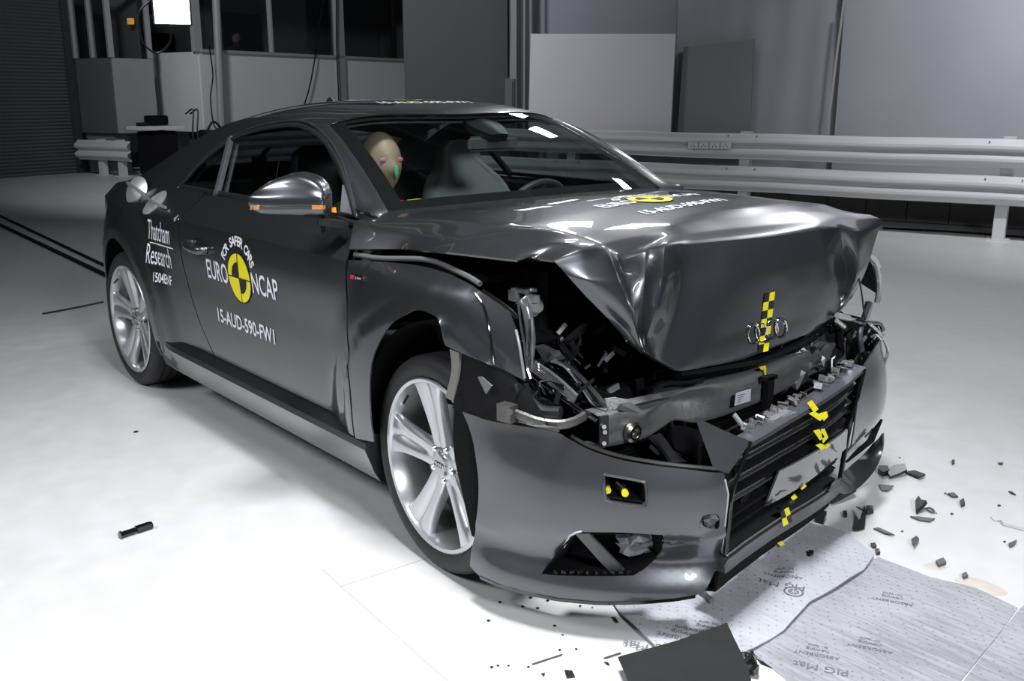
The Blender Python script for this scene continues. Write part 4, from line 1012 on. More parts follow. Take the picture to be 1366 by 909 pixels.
tube(bm, rows, .006, 6, smooth_n=4); obj('bumper_edge_strip', bm, LENS, bump2)

# ================================================================== GRILLE
def xg(y): # plan position of the grille
    return interp(sorted([(b, a) for a, b in PB if -.52 < b < .62]), y)
GL_ = [(.50, -.405), (.40, -.487), (.30, -.50), (.215, -.507)]; GRt = [(.52, .386), (.45, .34), (.35, .27), (.20, .20)]
def gy(z_, lst): 
    l = sorted(lst); return interp(l, z_)
grille = empty('radiator_grille', (.7, 0, .35)); grille.parent = car
iG = Matrix.Translation((-.7, 0, -.35))
def gobj(name, bm, m, par=None, sm=True, ang=35):
    bmesh.ops.transform(bm, matrix=iG, verts=bm.verts); return obj(name, bm, m, par or grille, sm, ang)
def blade(zf, d0, d1, h, m, name, yl=None, yr=None, tilt=0, n=26):
    """bar following the grille plan; zf(y) height, from depth d0 (front) to d1 (back)"""
    yl = gy(zf(-.4), GL_) if yl is None else yl; yr = gy(zf(.3), GRt) if yr is None else yr
    bm = bmesh.new(); rows = []
    for i in range(n+1):
        y = yl+(yr-yl)*i/n; X = xg(y)-.02; z0 = zf(y)
        pr = [(-d0, 0), (-d0-.004, h*.45), (-d0+.006, h*.9), (-d1*.6, h+tilt), (-d1, h*.8+tilt), (-d1, tilt), (-d1*.6, -h*.1)]
        rows.append([V3((X+a+0, y, z0+b)) for a, b in pr])
    V = gridmesh(bm, rows)
    for r in (V[0], V[-1]): bm.faces.new(r)
    for i in range(n): bm.faces.new((V[i][0], V[i+1][0], V[i+1][-1], V[i][-1]))
    bmesh.ops.recalc_face_normals(bm, faces=bm.faces); return gobj(name, bm, m)
cl = lambda y: -.035*max(0, min(1, (y+.5)/.9))
blade(lambda y: .486+.025*sstep(-.4, .38, y), -.022, .03, .020, mat('grille_frame_grey', (.10, .105, .12), .35, .3), 'grille_frame', -.405, .386)
for zz, nm in ((.445, 1), (.395, 1), (.345, 1)):
    blade(lambda y, q=zz: q+.02*sstep(-.4, .38, y)-.012*sin((y+.45)*3.3), -.004, .05, .026, SLAT, 'grille_slat', None, None, .012)
for zz in (.445, .395, .345):
    bm = bmesh.new(); zf_ = lambda y, q=zz: q+.02*sstep(-.4, .38, y)-.012*sin((y+.45)*3.3)
    tube(bm, [V3((xg(y)-.018, y, zf_(y)+.002)) for y in [gy(zz, GL_)+.02+k*(gy(zz, GRt)-gy(zz, GL_)-.04)/20 for k in range(21)]], .0028, 6); gobj('slat_highlight', bm, mat('edge_highlight', (.16, .16, .17), .2, .6))  # paler tube added as the highlight along each slat's front edge
for zz in (.295, .262, .235):
    blade(lambda y, q=zz: q-.01*sstep(-.4, .2, y), .0, .05, .014, SLAT, 'grille_slat', None, None, .006)
# lower frame, satin grey, and bright thin lip line
blade(lambda y: .168-.015*sstep(-.5, .2, y), -.022, .05, .048, mat('frame_satin', (.10, .105, .11), .3, .4), 'lower_frame', -.507, .22)
bm = bmesh.new(); tube(bm, [V3((xg(y)+.004, y, .222-.015*sstep(-.5, .2, y))) for y in [-.507+k*.04 for k in range(19)]], .003, 6); gobj('frame_edge', bm, LENS)
bm = bmesh.new(); tube(bm, [V3((xg(y)+.0, y, z_)) for z_, y in ((.50, -.405), (.40, -.487), (.30, -.50), (.222, -.507))], .006, 8, smooth_n=5); gobj('side_frame_bar', bm, GLOSS)
bm = bmesh.new(); tube(bm, [V3((xg(y)+.0, y, z_)) for z_, y in ((.52, .386), (.45, .34), (.35, .27), (.20, .22))], .008, 8, smooth_n=5); gobj('side_frame_bar', bm, GLOSS)
# number-plate carrier, smooth and tilted to mirror the floor
q = [x_(1043, 627, .712), x_(1085, 605, .70), x_(1132, 572, .665), x_(1130, 598, .65), x_(1085, 636, .675), x_(1022, 676, .70)]
bm = bmesh.new(); gridmesh(bm, netgrid([[x_(1040, 629, .725), x_(1062, 618, .72), x_(1087, 604, .715), x_(1110, 589, .70), x_(1131, 573, .675)], [x_(1021, 676, .705), x_(1046, 663, .70), x_(1078, 643, .693), x_(1106, 620, .68), x_(1129, 598, .66)]], 4, 4)); thicken(bm, .006, lambda c: V3((1, 0, 0)))
gobj('plate_carrier', bm, mat('plate_mirror_black', (.10, .10, .105), .07, .3, 1))
# backing duct of the grille
bm = bmesh.new(); rows = [[V3((xg(y)-.10, y, z_)) for y in [-.50+k*.045 for k in range(20)]] for z_ in (.16, .3, .49)]; gridmesh(bm, rows); thicken(bm, .01, lambda c: V3((1, 0, 0))); gobj('air_duct', bm, MATTE)
bm = bmesh.new(); rows = [[V3((xg(y)-.02-d, y, zz)) for y in [-.50+k*.04 for k in range(19)]] for d, zz in ((.004, .175), (.004, .14), (.01, .10), (.08, .075))]; gridmesh(bm, rows); thicken(bm, .008, lambda c: V3((1, 0, 0))); gobj('under_lip', bm, MATTE)
bm = bmesh.new(); rr = random.Random(4)
for k in range(16):
    y = -.46+k*.02+rr.uniform(-.01, .01); zz = rr.uniform(.24, .36); L = rr.uniform(.03, .09)
    bar(bm, V3((xg(y)-.03, y, zz)), V3((xg(y+L)-.045, y+L, zz+rr.uniform(-.01, .012))), .004, rr.uniform(.006, .016))
g_ = gobj('broken_grille_bits', bm, BLACK, None, False); g_['kind'] = 'stuff'
# clip row on top of the frame
bm = bmesh.new(); rr = random.Random(9)
for k in range(62):
    y = -.37+k*.012
    if -.02 < y < .05: continue
    X = xg(y)-.035; zz = .512+.025*sstep(-.4, .38, y)
    box(bm, (X-rr.uniform(0, .02), y, zz+rr.uniform(0, .01)), (rr.uniform(.008, .034), rr.uniform(.003, .012), rr.uniform(.003, .018)), Matrix.Rotation(rr.uniform(-.4, .4), 3, 'Z') @ Matrix.Rotation(rr.uniform(-.5, .5), 3, 'X'))
c_ = gobj('clip_row', bm, mat('satin_clips', (.45, .45, .46), .25, .8), None, False); c_['kind'] = 'stuff'
bm = bmesh.new(); bar(bm, x_(979, 553, .66), x_(1000, 580, .70), .022, .006); bar(bm, x_(984, 560, .66), x_(1003, 583, .70), .006, .012); gobj('broken_bracket', bm, LENS, None, False)
bm = bmesh.new()
for a_, b_ in (((1015, 575), (1042, 563)), ((1025, 562), (1050, 549)), ((1040, 556), (1065, 548))): bar(bm, x_(*a_, .69), x_(*b_, .685), .03, .01)
gobj('lock_strip', bm, LENS, None, False)

# yellow and black marker tape along the centre line
def tape_quads(name, quads, par, fn, inv_=None):
    bm = bmesh.new()
    for Q, mi in quads:
        f = bm.faces.new([bm.verts.new(fn(*p)) for p in Q]); f.material_index = mi
    thicken(bm, .0006, lambda c: V3((1, -.3, .3)))
    if inv_: bmesh.ops.transform(bm, matrix=inv_, verts=bm.verts)
    return obj(name, bm, [YEL, TBLK], par, False)
def checks(x0, y0, x1, y1, n, w_, dx=0):
    out = []
    for k in range(n):
        for h in (0, 1):
            a, b = k/n, (k+1)/n
            P = lambda t, u_: (x0+(x1-x0)*t+(u_-.5)*w_*2, y0+(y1-y0)*t-(u_-.5)*w_*.5)
            out.append(([P(a, h*.5), P(a, h*.5+.5), P(b, h*.5+.5), P(b, h*.5)], (k+h+1) % 2))
    return out
tape_quads('marker_tape', checks(1027, 391, 1018, 470, 7, 7), bonnet, lambda x, y: on_bonnet_px(x, y, .004))
TQ = [([(1077, 538), (1083, 534), (1092, 546), (1086, 551)], 0), ([(1079, 552), (1086, 549), (1100, 556), (1094, 562)], 0), ([(1093, 552), (1103, 549), (1105, 556), (1099, 562)], 0),
      ([(1085, 575), (1093, 573), (1100, 583), (1094, 588)], 0), ([(1095, 573), (1100, 572), (1105, 584), (1098, 592)], 0), ([(1088, 594), (1095, 592), (1104, 596), (1096, 601)], 0), ([(1099, 595), (1106, 592), (1108, 594), (1102, 599)], 0),
      ([(1068, 652), (1074, 646), (1076, 649), (1070, 654)], 0), ([(1055, 664), (1060, 659), (1064, 664), (1058, 668)], 0), ([(1052, 670), (1058, 667), (1061, 670), (1055, 674)], 1),
      ([(1046, 680), (1052, 677), (1055, 686), (1049, 690)], 0), ([(1041, 684), (1046, 680), (1049, 690), (1044, 692)], 1), ([(1043, 693), (1049, 690), (1052, 699), (1045, 703)], 0), ([(1049, 690), (1055, 687), (1057, 697), (1052, 699)], 1),
      ([(1037, 725), (1043, 722), (1047, 727), (1041, 729)], 0), ([(1034, 727), (1037, 725), (1041, 729), (1038, 731)], 1)]
for TQ_ in TQ: tape_quads('marker_tape', [TQ_], grille, lambda x, y: x_(x, y, interp([(530, .70), (560, .712), (600, .712), (640, .70), (655, .70), (664, .722), (704, .726), (718, .72), (730, .70)], y)), iG)
# ring emblem on the bonnet
bm = bmesh.new()
for k, (cx_, cy_) in enumerate(((1005.5, 446), (1016, 444), (1030, 440), (1042, 438))):
    tube(bm, [on_bonnet_px(cx_+7.6*cos(a), cy_+13.2*sin(a)*.95, .006) for a in [2*pi*i/28 for i in range(28)]], .0028, 8, closed=True)
obj('ring_emblem', bm, CHROME, bonnet)
# ================================================================== STICKERS
def sticker(par, place, k=1.0, name='test_sticker', bold=.0035):
    """the test lettering: two words either side of a quartered disc, arched motto above, number below; place(u, v, lift)"""
    bm = bmesh.new(); pl = lambda u_, v_: place(u_*k, v_*k, 0)
    items = [('EURO', -.198, -.005, .108, .70, 0), ('NCAP', .205, -.005, .108, .73, 0), ('15-AUD-590-FW1', .0, -.185, .078, .86, 0)]
    for i, ch in enumerate('FOR SAFER CARS'):
        a = radians(150-i*9.3); items.append((ch, .137*cos(a), .137*sin(a), .050, .95, a-pi/2))
    text_bm(bm, items, pl, 0, bold*.4)
    p2 = lambda x, y, l=0: place(x*k, y*k, l)
    for i in range(4): disc_sector(bm, p2, 0, .094, i*pi/2, (i+1)*pi/2, 1, 8, 0)
    disc_sector(bm, p2, 0, .060, pi/2, pi, 2, 8, .0006); disc_sector(bm, p2, 0, .060, -pi/2, 0, 2, 8, .0006)
    disc_sector(bm, p2, .093, .098, 0, 2*pi, 2, 40, .0006)
    for a in (0, pi/2, pi, 1.5*pi):
        c_, s_ = cos(a), sin(a); w2 = .0022
        for q in range(4):
            r0, r1 = .0235*q, .0235*(q+1)
            bm.faces.new([bm.verts.new(p2(*p, .0009)) for p in ((r0*c_+s_*w2, r0*s_-c_*w2), (r1*c_+s_*w2, r1*s_-c_*w2), (r1*c_-s_*w2, r1*s_+c_*w2), (r0*c_-s_*w2, r0*s_+c_*w2))]).material_index = 2
    return obj(name, bm, [WHITE, YEL, TBLK], par, False)
sticker(door, lambda u_, v_, l: s0(-1.215+u_, .712+v_)+V3((0, -.002-l, 0)))
sticker(bonnet, lambda u_, v_, l: on_bonnet_down(.0-v_*1.02, .01+u_, .0022+l), .80)
RB_ = bmesh.new(); gridmesh(RB_, [[roof_pt(interp(WT, abs(-1+2*j/32))+(-2.22-interp(WT, abs(-1+2*j/32)))*i/33, -1+2*j/32) for j in range(33)] for i in range(34)]); RBV = BVHTree.FromBMesh(RB_)
def on_roof(x, y, l):
    h = RBV.ray_cast(V3((x, y, 2)), V3((0, 0, -1))); return h[0]+V3((0, 0, .0025+l)) if h[0] else V3((x, y, 1.34))
sticker(roof, lambda u_, v_, l: on_roof(-1.42-v_, .0+u_, l), .95)
bm = bmesh.new(); pl = lambda u_, v_: s0(-1.995+u_, .80+v_)+V3((0, -.002, 0))
text_bm(bm, [('Thatcham', .0, -.0, .125, .50, 0), ('Research', .0, -.105, .125, .515, 0)], pl, 0, .0)
for a_, b_ in ((-.095, .155),):
    n = 8
    for i in range(n): 
        x0, x1 = a_+(b_-a_)*i/n, a_+(b_-a_)*(i+1)/n; bm.faces.new([bm.verts.new(pl(*p)) for p in ((x0, -.054), (x1, -.054), (x1, -.049), (x0, -.049))])
obj('laboratory_sticker', bm, WHITE, quarter, False)
bm = bmesh.new(); text_bm(bm, [('1504ENF', 0, 0, .06, .70, 0)], lambda u_, v_: s0(-1.975+u_, .600+v_)+V3((0, -.002, 0)), 0, .0008); obj('number_sticker', bm, WHITE, quarter, False)
# wing badge
bm = bmesh.new(); bp = lambda u_, v_: s0(*US(474+u_, 369+v_))+V3((0, -.004, 0))
q = [bp(-5, -3), bp(12, -1), bp(12, 5), bp(-5, 3)]; plate(bm, q, .003, n=V3((0, -1, 0))); bmesh.ops.recalc_face_normals(bm, faces=bm.faces); bdg = obj('wing_badge', bm, CHROME, car, False)
bm = bmesh.new(); bp2 = lambda u_, v_: bp(u_, v_)+V3((0, -.0015, 0)); plate(bm, [bp2(-4.5, -2.6), bp2(0, -2), bp2(-1, 3.2), bp2(-4.8, 2.6)], .001, n=V3((0, -1, 0))); plate(bm, [bp2(1, -1), bp2(11, .2), bp2(11, 3.6), bp2(1, 2.6)], .001, n=V3((0, -1, 0)), mi=1)
bmesh.ops.recalc_face_normals(bm, faces=bm.faces)
text_bm(bm, [('S line', 6, 1.2, 4.4, .8, 0)], lambda u_, v_: bp(u_, 2.6-v_+u_*.11)+V3((0, -.0028, 0)), 2)
obj('badge_face', bm, [RED, BLACK, WHITE], bdg, False)

# ================================================================== HANDLE, MIRROR, FUEL FLAP
bm = bmesh.new(); c = US(265, 330); 
lathe_pts = [s0(c[0]+.055*cos(a), c[1]-.0+.036*sin(a))+V3((0, -.0015, 0)) for a in [2*pi*i/24 for i in range(24)]]
bm = bmesh.new(); vc = bm.verts.new(s0(*c)+V3((0, .02, 0))); vs = [bm.verts.new(p) for p in lathe_pts]
for i in range(24): bm.faces.new((vs[i], vs[(i+1) % 24], vc))
obj('handle_recess', bm, MATTE, door)
bm = bmesh.new(); a, b = s0(c[0]-.085, c[1]+.006), s0(c[0]+.075, c[1]-.004)
tube(bm, [a+V3((0, .0, 0)), a+V3((.012, -.026, 0)), (a+b)/2+V3((0, -.038, 0)), b+V3((-.012, -.028, 0)), b+V3((0, .0, 0))], .0125, 12, smooth_n=5, flat=1.3); obj('door_handle', bm, PAINT, door)
# door mirror
def build_mirror():
    mir = empty('door_mirror', (-.58, -.95, 1.03)); mir.parent = car; IM = Matrix.Translation((.58, .95, -1.03))
    A = V3((-.50, -.905, 0)); B = V3((-.715, -1.085, 0)); an = atan2((B-A).y, (B-A).x); nf = V3((.62, -.78, 0)).normalized()  # face normal (forward and outward)
    nf = V3((-(B-A).y, (B-A).x, 0)).normalized(); nf = nf if nf.x > 0 else -nf
    st = [(435.5, 272, 276, 285), (434, 259, 264, 286), (428, 250, 263, 287), (417, 242, 262, 287), (400, 236.5, 262, 286.5), (385, 236, 262, 286), (368, 240, 262, 285.5), (352, 247, 261.5, 284.5), (342, 254, 261, 281), (335, 260, 262, 277), (333.5, 264, 266, 272)]
    rows = []
    for i, (px, t, m, b) in enumerate(st):
        T, M_, B_ = (UPL(px, q, A, an) for q in (t, m, b)); f = sin(pi*min(1, max(.0, (i+.25)/(len(st)-.5))))**.5; d = .075*f+.012
        rows.append([B_-nf*d, T-nf*d, T-nf*d*.55+V3((0, 0, .004)), T+V3((0, 0, 0)), T.lerp(M_, .5)+nf*.016*f, M_+nf*.034*f, M_.lerp(B_, .35)+nf*.036*f, M_.lerp(B_, .6)+nf*.032*f, B_+nf*.008*f, B_-nf*d*.5+V3((0, 0, -.003))])
    rows = [r+[r[0]] for r in rows]
    R2 = []
    cols = [spline([r[j] for r in rows], 4) for j in range(len(rows[0]))]
    g = [[cols[j][i] for j in range(len(cols))] for i in range(len(cols[0]))]
    g2 = []
    for r in g:
        s_ = spline(r[:-1], 3, True); g2.append(s_+[s_[0]])
    bm = bmesh.new(); gridmesh(bm, g2); bmesh.ops.remove_doubles(bm, verts=bm.verts, dist=1e-5)
    bmesh.ops.holes_fill(bm, edges=[e for e in bm.edges if len(e.link_faces) == 1], sides=60); bmesh.ops.recalc_face_normals(bm, faces=bm.faces)
    HBm = BVHTree.FromBMesh(bm)
    bmesh.ops.transform(bm, matrix=IM, verts=bm.verts); sh = obj('mirror_shell', bm, PAINT, mir, True, 60)
    def onm(px, py, o=.002):
        d = ray(px, py).normalized(); h = HBm.ray_cast(CAM, d); return (h[0]-d*o) if h[0] else UPL(px, py, A, an)+nf*.01
    for nm, x0, x1, mt in (('indicator_lens', 335, 346, ORANGE), ('indicator_strip', 346, 416, GLOSS), ('indicator_lens', 416, 434, ORANGE)):
        bm = bmesh.new(); n = 10; rws = [[onm(x0+(x1-x0)*i/n, 274.5+ (0 if mt is ORANGE else 1)) for i in range(n+1)], [onm(x0+(x1-x0)*i/n, 279.5) for i in range(n+1)]]
        gridmesh(bm, rws); thicken(bm, .003, lambda c: nf); bmesh.ops.transform(bm, matrix=IM, verts=bm.verts); obj(nm, bm, mt, mir, False)
    # mirror glass on the rear
    bm = bmesh.new(); pts = [UPL(px, q, A, an)-nf*.072 for px, q in ((425, 252), (400, 243), (370, 244), (348, 256), (345, 274), (370, 281), (400, 282), (425, 280))]
    plate(bm, pts, .004, n=-nf); bmesh.ops.recalc_face_normals(bm, faces=bm.faces); bmesh.ops.transform(bm, matrix=IM, verts=bm.verts); obj('mirror_glass', bm, CHROME, mir, False)
    bm = bmesh.new(); a = UPL(416, 287, A, an)-nf*.02; b = V3((-.54, -.868, .975))
    bar(bm, a+V3((0, 0, -.02)), b+V3((0, .04, .0)), .07, .022); 
    box(bm, a+V3((-.0, .0, -.03)), (.055, .04, .055), Matrix.Rotation(an, 3, 'Z'))
    bmesh.ops.transform(bm, matrix=IM, verts=bm.verts); obj('mirror_stalk', bm, BLACK, mir, True)
    return mir
mir = build_mirror()
# mirrored copy on the far side
def mirror_copy(src, par):
    r = empty(src.name.split('.')[0], (src.location.x, -src.location.y, src.location.z)); r.parent = par
    for ch in list(src.children):
        me = ch.data.copy(); me.transform(Matrix.Diagonal((1, -1, 1, 1))); me.flip_normals(); o = bpy.data.objects.new(ch.name.split('.')[0], me); COL.objects.link(o); o.parent = r
#
for s in (-1, 1):
    bm = bmesh.new(); sd = side(s, .004); P = [US(458, 247), US(461, 246), US(477, 288), US(455, 285)]; plate(bm, [sd(*p) for p in P], .01, n=V3((0, s, 0))); bmesh.ops.recalc_face_normals(bm, faces=bm.faces); obj('mirror_sail', bm, mat('sail_grey', (.2, .21, .22), .4, .3), car, False)
bm = bmesh.new(); plate(bm, [s0(*US(x, y))+V3((0, -.03, 0)) for x, y in ((444, 280), (455, 276), (456, 283))], .01, n=V3((0, -1, 0))); bmesh.ops.recalc_face_normals(bm, faces=bm.faces); obj('side_repeater', bm, ORANGE, car, False)
# fuel flap, open
def surf_n(x, z_):
    a, b, c_ = s0(x, z_), s0(x+.01, z_), s0(x, z_+.01); n = (b-a).cross(c_-a).normalized(); return n if n.y < 0 else -n
SILV = mat('satin_silver', (.66, .67, .69), .38, .7, bump=(8, .1))
fc = US(207, 271); fp = s0(*fc); fn = surf_n(*fc)
def disc_dome(name, c, n, r, dome, m, par, sq=1.0, t=.004):
    x, y2, d = frame(n); rows = []
    for i in range(9):
        rr = r*i/8; rows.append([c+(x*cos(a)+y2*sin(a)*sq)*rr+n*(dome*(1-(i/8)**2)) for a in [2*pi*k/32 for k in range(33)]])
    bm = bmesh.new(); gridmesh(bm, rows); thicken(bm, t, lambda c: n); return obj(name, bm, m, par)
bez = disc_dome('fuel_filler_bezel', fp+fn*.004, fn, .070, .014, SILV, car)
fl_c = UPL(182, 252, (fp.x-.04, fp.y+.0), 0.0); fl_n = V3((.45, -.80, .35)).normalized()
fl_c = y_(182, 255, fp.y+.01)
flap = disc_dome('fuel_flap', fl_c, V3((.30, -.88, .36)).normalized(), .070, .016, SILV, car)
bm = bmesh.new(); tube(bm, [y_(170, 244, fl_c.y-.02), y_(182, 252, fl_c.y-.032), y_(196, 264, fl_c.y-.028), y_(205, 270, fp.y-.03), y_(221, 277, fp.y-.02)], .007, 8, smooth_n=5); obj('flap_hinge', bm, LENS, flap)
bm = bmesh.new(); tube(bm, [y_(190, 262, fp.y-.01), y_(182, 270, fp.y-.0), y_(174, 279, fp.y+.03)], .006, 8, smooth_n=4); tube(bm, [y_(193, 266, fp.y-.01), y_(186, 272, fp.y-.0), y_(176, 281, fp.y+.03)], .004, 8, smooth_n=4); obj('filler_strap', bm, LENS, flap)
# scratches of test paint on rear arch
for (a_, b_) in (((202, 392), (206, 402)), ):
    pass
# fuel / trunk: small antenna on the roof
bm = bmesh.new(); p = on_roof(-2.0, 0, 0); tube(bm, [p+V3((.06, 0, -.01)), p+V3((.0, 0, .02)), p+V3((-.05, 0, .05)), p+V3((-.06, 0, .0))], [.012, .016, .01, .01], 8, smooth_n=4); obj('roof_antenna', bm, BLACK, roof)

# ================================================================== CRUSHED ENGINE BAY
def B(name, parts, m, par=car, sm=False, ang=35, kind=None):
    bm = bmesh.new()
    for f in parts: f(bm)
    o = obj(name, bm, m, par, sm, ang)
    if kind: o['kind'] = kind
    return o
B('engine_bay_floor', [lambda bm: box(bm, (.05, 0, .30), (.9, 1.15, .04))], MATTE)
B('engine_cover', [lambda bm: box(bm, (.0, .1, .72), (.5, .7, .2))], mat('engine_plastic', (.015, .015, .016), .35))
for s in (-1, 1):
    B('inner_wing', [lambda bm: box(bm, (-.12, s*.60, .74), (.56, .03, .3)), lambda bm: box(bm, (-.16, s*.66, .875), (.48, .16, .02))], MATTE)
# grey seal strip along the top of the wing
bm = bmesh.new(); tube(bm, [s0(*US(x, y))+V3((0, .016, .006)) for x, y in ((468, 343), (500, 348), (550, 349), (575, 353), (600, 364), (620, 374), (634, 383))], .008, 8, smooth_n=5); obj('wing_seal', bm, mat('seal_grey', (.11, .11, .11), .5), car)
bm = bmesh.new(); tube(bm, [s0(*US(x, y))+V3((0, .010, .0)) for x, y in ((640, 389), (660, 402), (676, 414), (686, 424))], .006, 8, smooth_n=5); obj('wing_edge', bm, GLOSS, car)
# wing rear edge crease
bm = bmesh.new(); tube(bm, [s0(*US(x, y))+V3((0, -.001, 0)) for x, y in ((634, 392), (646, 410), (653, 440), (657, 468), (659, 487))], .0035, 8, smooth_n=5); obj('panel_joint', bm, GLOSS, car)
bm = bmesh.new(); tube(bm, [s0(*US(x, y))+V3((.001, -.001, 0)) for x, y in ((688, 440), (693, 462), (700, 505))], .004, 8, smooth_n=5); obj('folded_edge', bm, LENS, car)
# bumper side support (pale bracket) and felt flap
B('arch_bracket', [lambda bm: gridmesh(bm, netgrid([[y_(600, 466, -.905), y_(602, 495, -.905), y_(594, 530, -.905)], [y_(612, 471, -.905), y_(611, 500, -.905), y_(604, 536, -.905)]], 3, 5)), lambda bm: thicken(bm, .012, lambda c: V3((0, -1, 0)))], mat('bracket_putty', (.19, .185, .17), .6))
B('arch_liner_front', [lambda bm: gridmesh(bm, netgrid([[y_(566, 420, -.78), y_(580, 440, -.76), y_(592, 475, -.76), y_(598, 530, -.76)], [y_(585, 425, -.80), y_(600, 460, -.80), y_(600, 500, -.80), y_(600, 540, -.80)]], 4, 5)), lambda bm: thicken(bm, .008, lambda c: V3((0, -1, 0)))], LINER)
B('torn_liner', [lambda bm: gridmesh(bm, netgrid([[y_(606, 536, -.900), y_(605, 600, -.903), y_(617, 660, -.905), y_(629, 715, -.905)], [y_(618, 520, -.900), y_(624, 580, -.905), y_(634, 650, -.905), y_(634, 716, -.905)], [y_(636, 515, -.890), y_(642, 575, -.888), y_(648, 640, -.888), y_(642, 700, -.888)]], 5, 5)), lambda bm: thicken(bm, .006, lambda c: V3((0, -1, 0)))], LINER, car, True)
B('yellow_plug', [lambda bm: tube(bm, [y_(626, 650, -.895), y_(634, 651, -.895)], .009, 8)], YEL)
B('liner_gusset', [lambda bm: gridmesh(bm, netgrid([[y_(612, 466, -.895), y_(604, 545, -.903)], [y_(650, 488, -.89), y_(655, 562, -.90)], [y_(700, 515, -.855), y_(735, 573, -.868)]], 4, 4)), lambda bm: thicken(bm, .006, lambda c: V3((0, -1, 0)))], mat('soft_black', (.007, .007, .008), .8, spec=.15, bump=(25, .4)), car, True)
# small bits in the gap between wing and bumper
B('headlamp_bracket', [lambda bm: plate(bm, [y_(637, 503, -.91), y_(642, 503, -.91), y_(656, 515, -.91), y_(648, 526, -.91)], .004, n=V3((0, -1, 0)))], mat('bracket_grey', (.2, .2, .21), .4, .5))
def steel_strut(bm):
    pts = [((672, 546), -.90), ((700, 557), -.885), ((720, 564), -.87), ((745, 567), -.84), ((765, 563), -.80), ((780, 555), -.76)]
    P = [y_(a[0], a[1], y) for a, y in pts]; tube(bm, P, .009, 8, smooth_n=5, flat=1.5)
B('lamp_support_strut', [steel_strut], STEEL, car, True)
B('strut_end_plate', [lambda bm: bar(bm, y_(668, 548, -.905), y_(686, 553, -.90), .03, .045), lambda bm: tube(bm, [y_(680, 550, -.925), y_(680, 550, -.92)], .008, 8)], STEEL)
B('strut_gusset', [lambda bm: plate(bm, [y_(686, 562, -.895), y_(715, 570, -.885), y_(745, 577, -.86), y_(743, 571, -.86), y_(700, 560, -.885)], .004, n=V3((0, -1, 0)))], STEEL)
def hose(bm): tube(bm, [y_(692, 520, -.85), y_(708, 538, -.85), y_(724, 549, -.84), y_(748, 551, -.82)], .016, 10, smooth_n=6)
B('air_hose', [hose], BLACK, car, True)
# headlamp: chrome bezel pipe, body and broken lenses
lamp = empty('headlamp', (.25, -.7, .78)); lamp.parent = car; IL = Matrix.Translation((-.25, .7, -.78))
def LB_(name, parts, m, sm=True, kind=None, ang=35):
    bm = bmesh.new()
    for f in parts: f(bm)
    bmesh.ops.transform(bm, matrix=IL, verts=bm.verts); o = obj(name, bm, m, lamp, sm, ang)
    if kind: o['kind'] = kind
    return o
yl = lambda px, py, v=-.70: U(px, py, 'y', v)
LB_('bezel', [lambda bm: tube(bm, [yl(697, 402), yl(702, 412), yl(706, 432), yl(708, 455), yl(706, 478), yl(702, 494)], .014, 12, smooth_n=5), ], LENS)
LB_('bezel_edge', [lambda bm: tube(bm, [yl(690, 405, -.72), yl(693, 430, -.72), yl(698, 460, -.72), yl(701, 485, -.72), yl(707, 506, -.72)], .007, 8, smooth_n=5)], CHROME)
LB_('ribbed_strip', [lambda bm: tube(bm, [yl(709, 425, -.705), yl(710, 455, -.71), yl(709, 490, -.71)], .006, 6, smooth_n=4)], mat('ribbed_grey', (.3, .3, .31), .3, .7))
LB_('bulb_holder', [lambda bm: tube(bm, [yl(707, 411, -.66), yl(713, 405, -.66)], .030, 14), lambda bm: box(bm, yl(710, 398, -.66), (.04, .02, .02))], mat('holder_white', (.3, .3, .29), .4))
LB_('adjuster', [lambda bm: tube(bm, [yl(682, 387, -.68), yl(714, 387, -.64)], .006, 8), lambda bm: box(bm, yl(698, 387, -.66), (.05, .03, .012)), lambda bm: box(bm, yl(688, 394, -.67), (.03, .03, .03)), lambda bm: bar(bm, yl(689, 409, -.69), yl(704, 397, -.67), .01, .016)], LENS, False, 'stuff')
LB_('adjuster_screw', [lambda bm: tube(bm, [yl(706, 387, -.66), yl(716, 387, -.64)], .007, 8)], SILV)
# lens frame: long lower pieces running to the beam
def shard(px, v, t=.004): return lambda bm: plate(bm, [x_(a, b, v) if not isinstance(v, tuple) else U(a, b, *v) for a, b in px], t)
LB_('lens_frame', [lambda bm: tube(bm, [yl(702, 494, -.71), yl(720, 508, -.70), yl(750, 530, -.68), yl(775, 548, -.66), yl(796, 562, -.64)], .007, 8, smooth_n=5)], CHROME)
LB_('reflector_ribs', [(lambda k: (lambda bm: tube(bm, [yl(706+k*2, 492-k*2.2, -.69), yl(735+k*2, 513-k*2.4, -.675), yl(766+k, 537-k*2.2, -.655)], .0045, 6, smooth_n=3)))(k) for k in range(5)], LENS, True, 'stuff')
LB_('inner_reflector', [lambda bm: gridmesh(bm, netgrid([[yl(708, 486, -.69), yl(738, 503, -.67), yl(770, 534, -.65)], [yl(720, 478, -.66), yl(750, 494, -.64), yl(778, 530, -.62)]], 4, 4)), lambda bm: thicken(bm, .004, lambda c: V3((0, -1, 1)))], GLOSS)
LB_('lens_edge', [lambda bm: tube(bm, [yl(737, 482, -.66), yl(755, 490, -.65), yl(775, 515, -.62), yl(793, 540, -.60), yl(811, 548, -.60)], .009, 8, smooth_n=5, flat=.5)], LENS)
LB_('lens_lower_edge', [lambda bm: tube(bm, [yl(752, 484, -.65), yl(782, 512, -.62), yl(812, 548, -.59)], .008, 6, smooth_n=4)], mat('dark_lens_edge', (.12, .12, .13), .15, .6))
LB_('heat_sink', [(lambda k: (lambda bm: bar(bm, yl(720+k*3.2, 461+k*1.6, -.64), yl(729+k*3.2, 476+k*.6, -.64), .03, .006)))(k) for k in range(7)], mat('sink_silver', (.55, .55, .56), .35, .9), False, 'stuff')
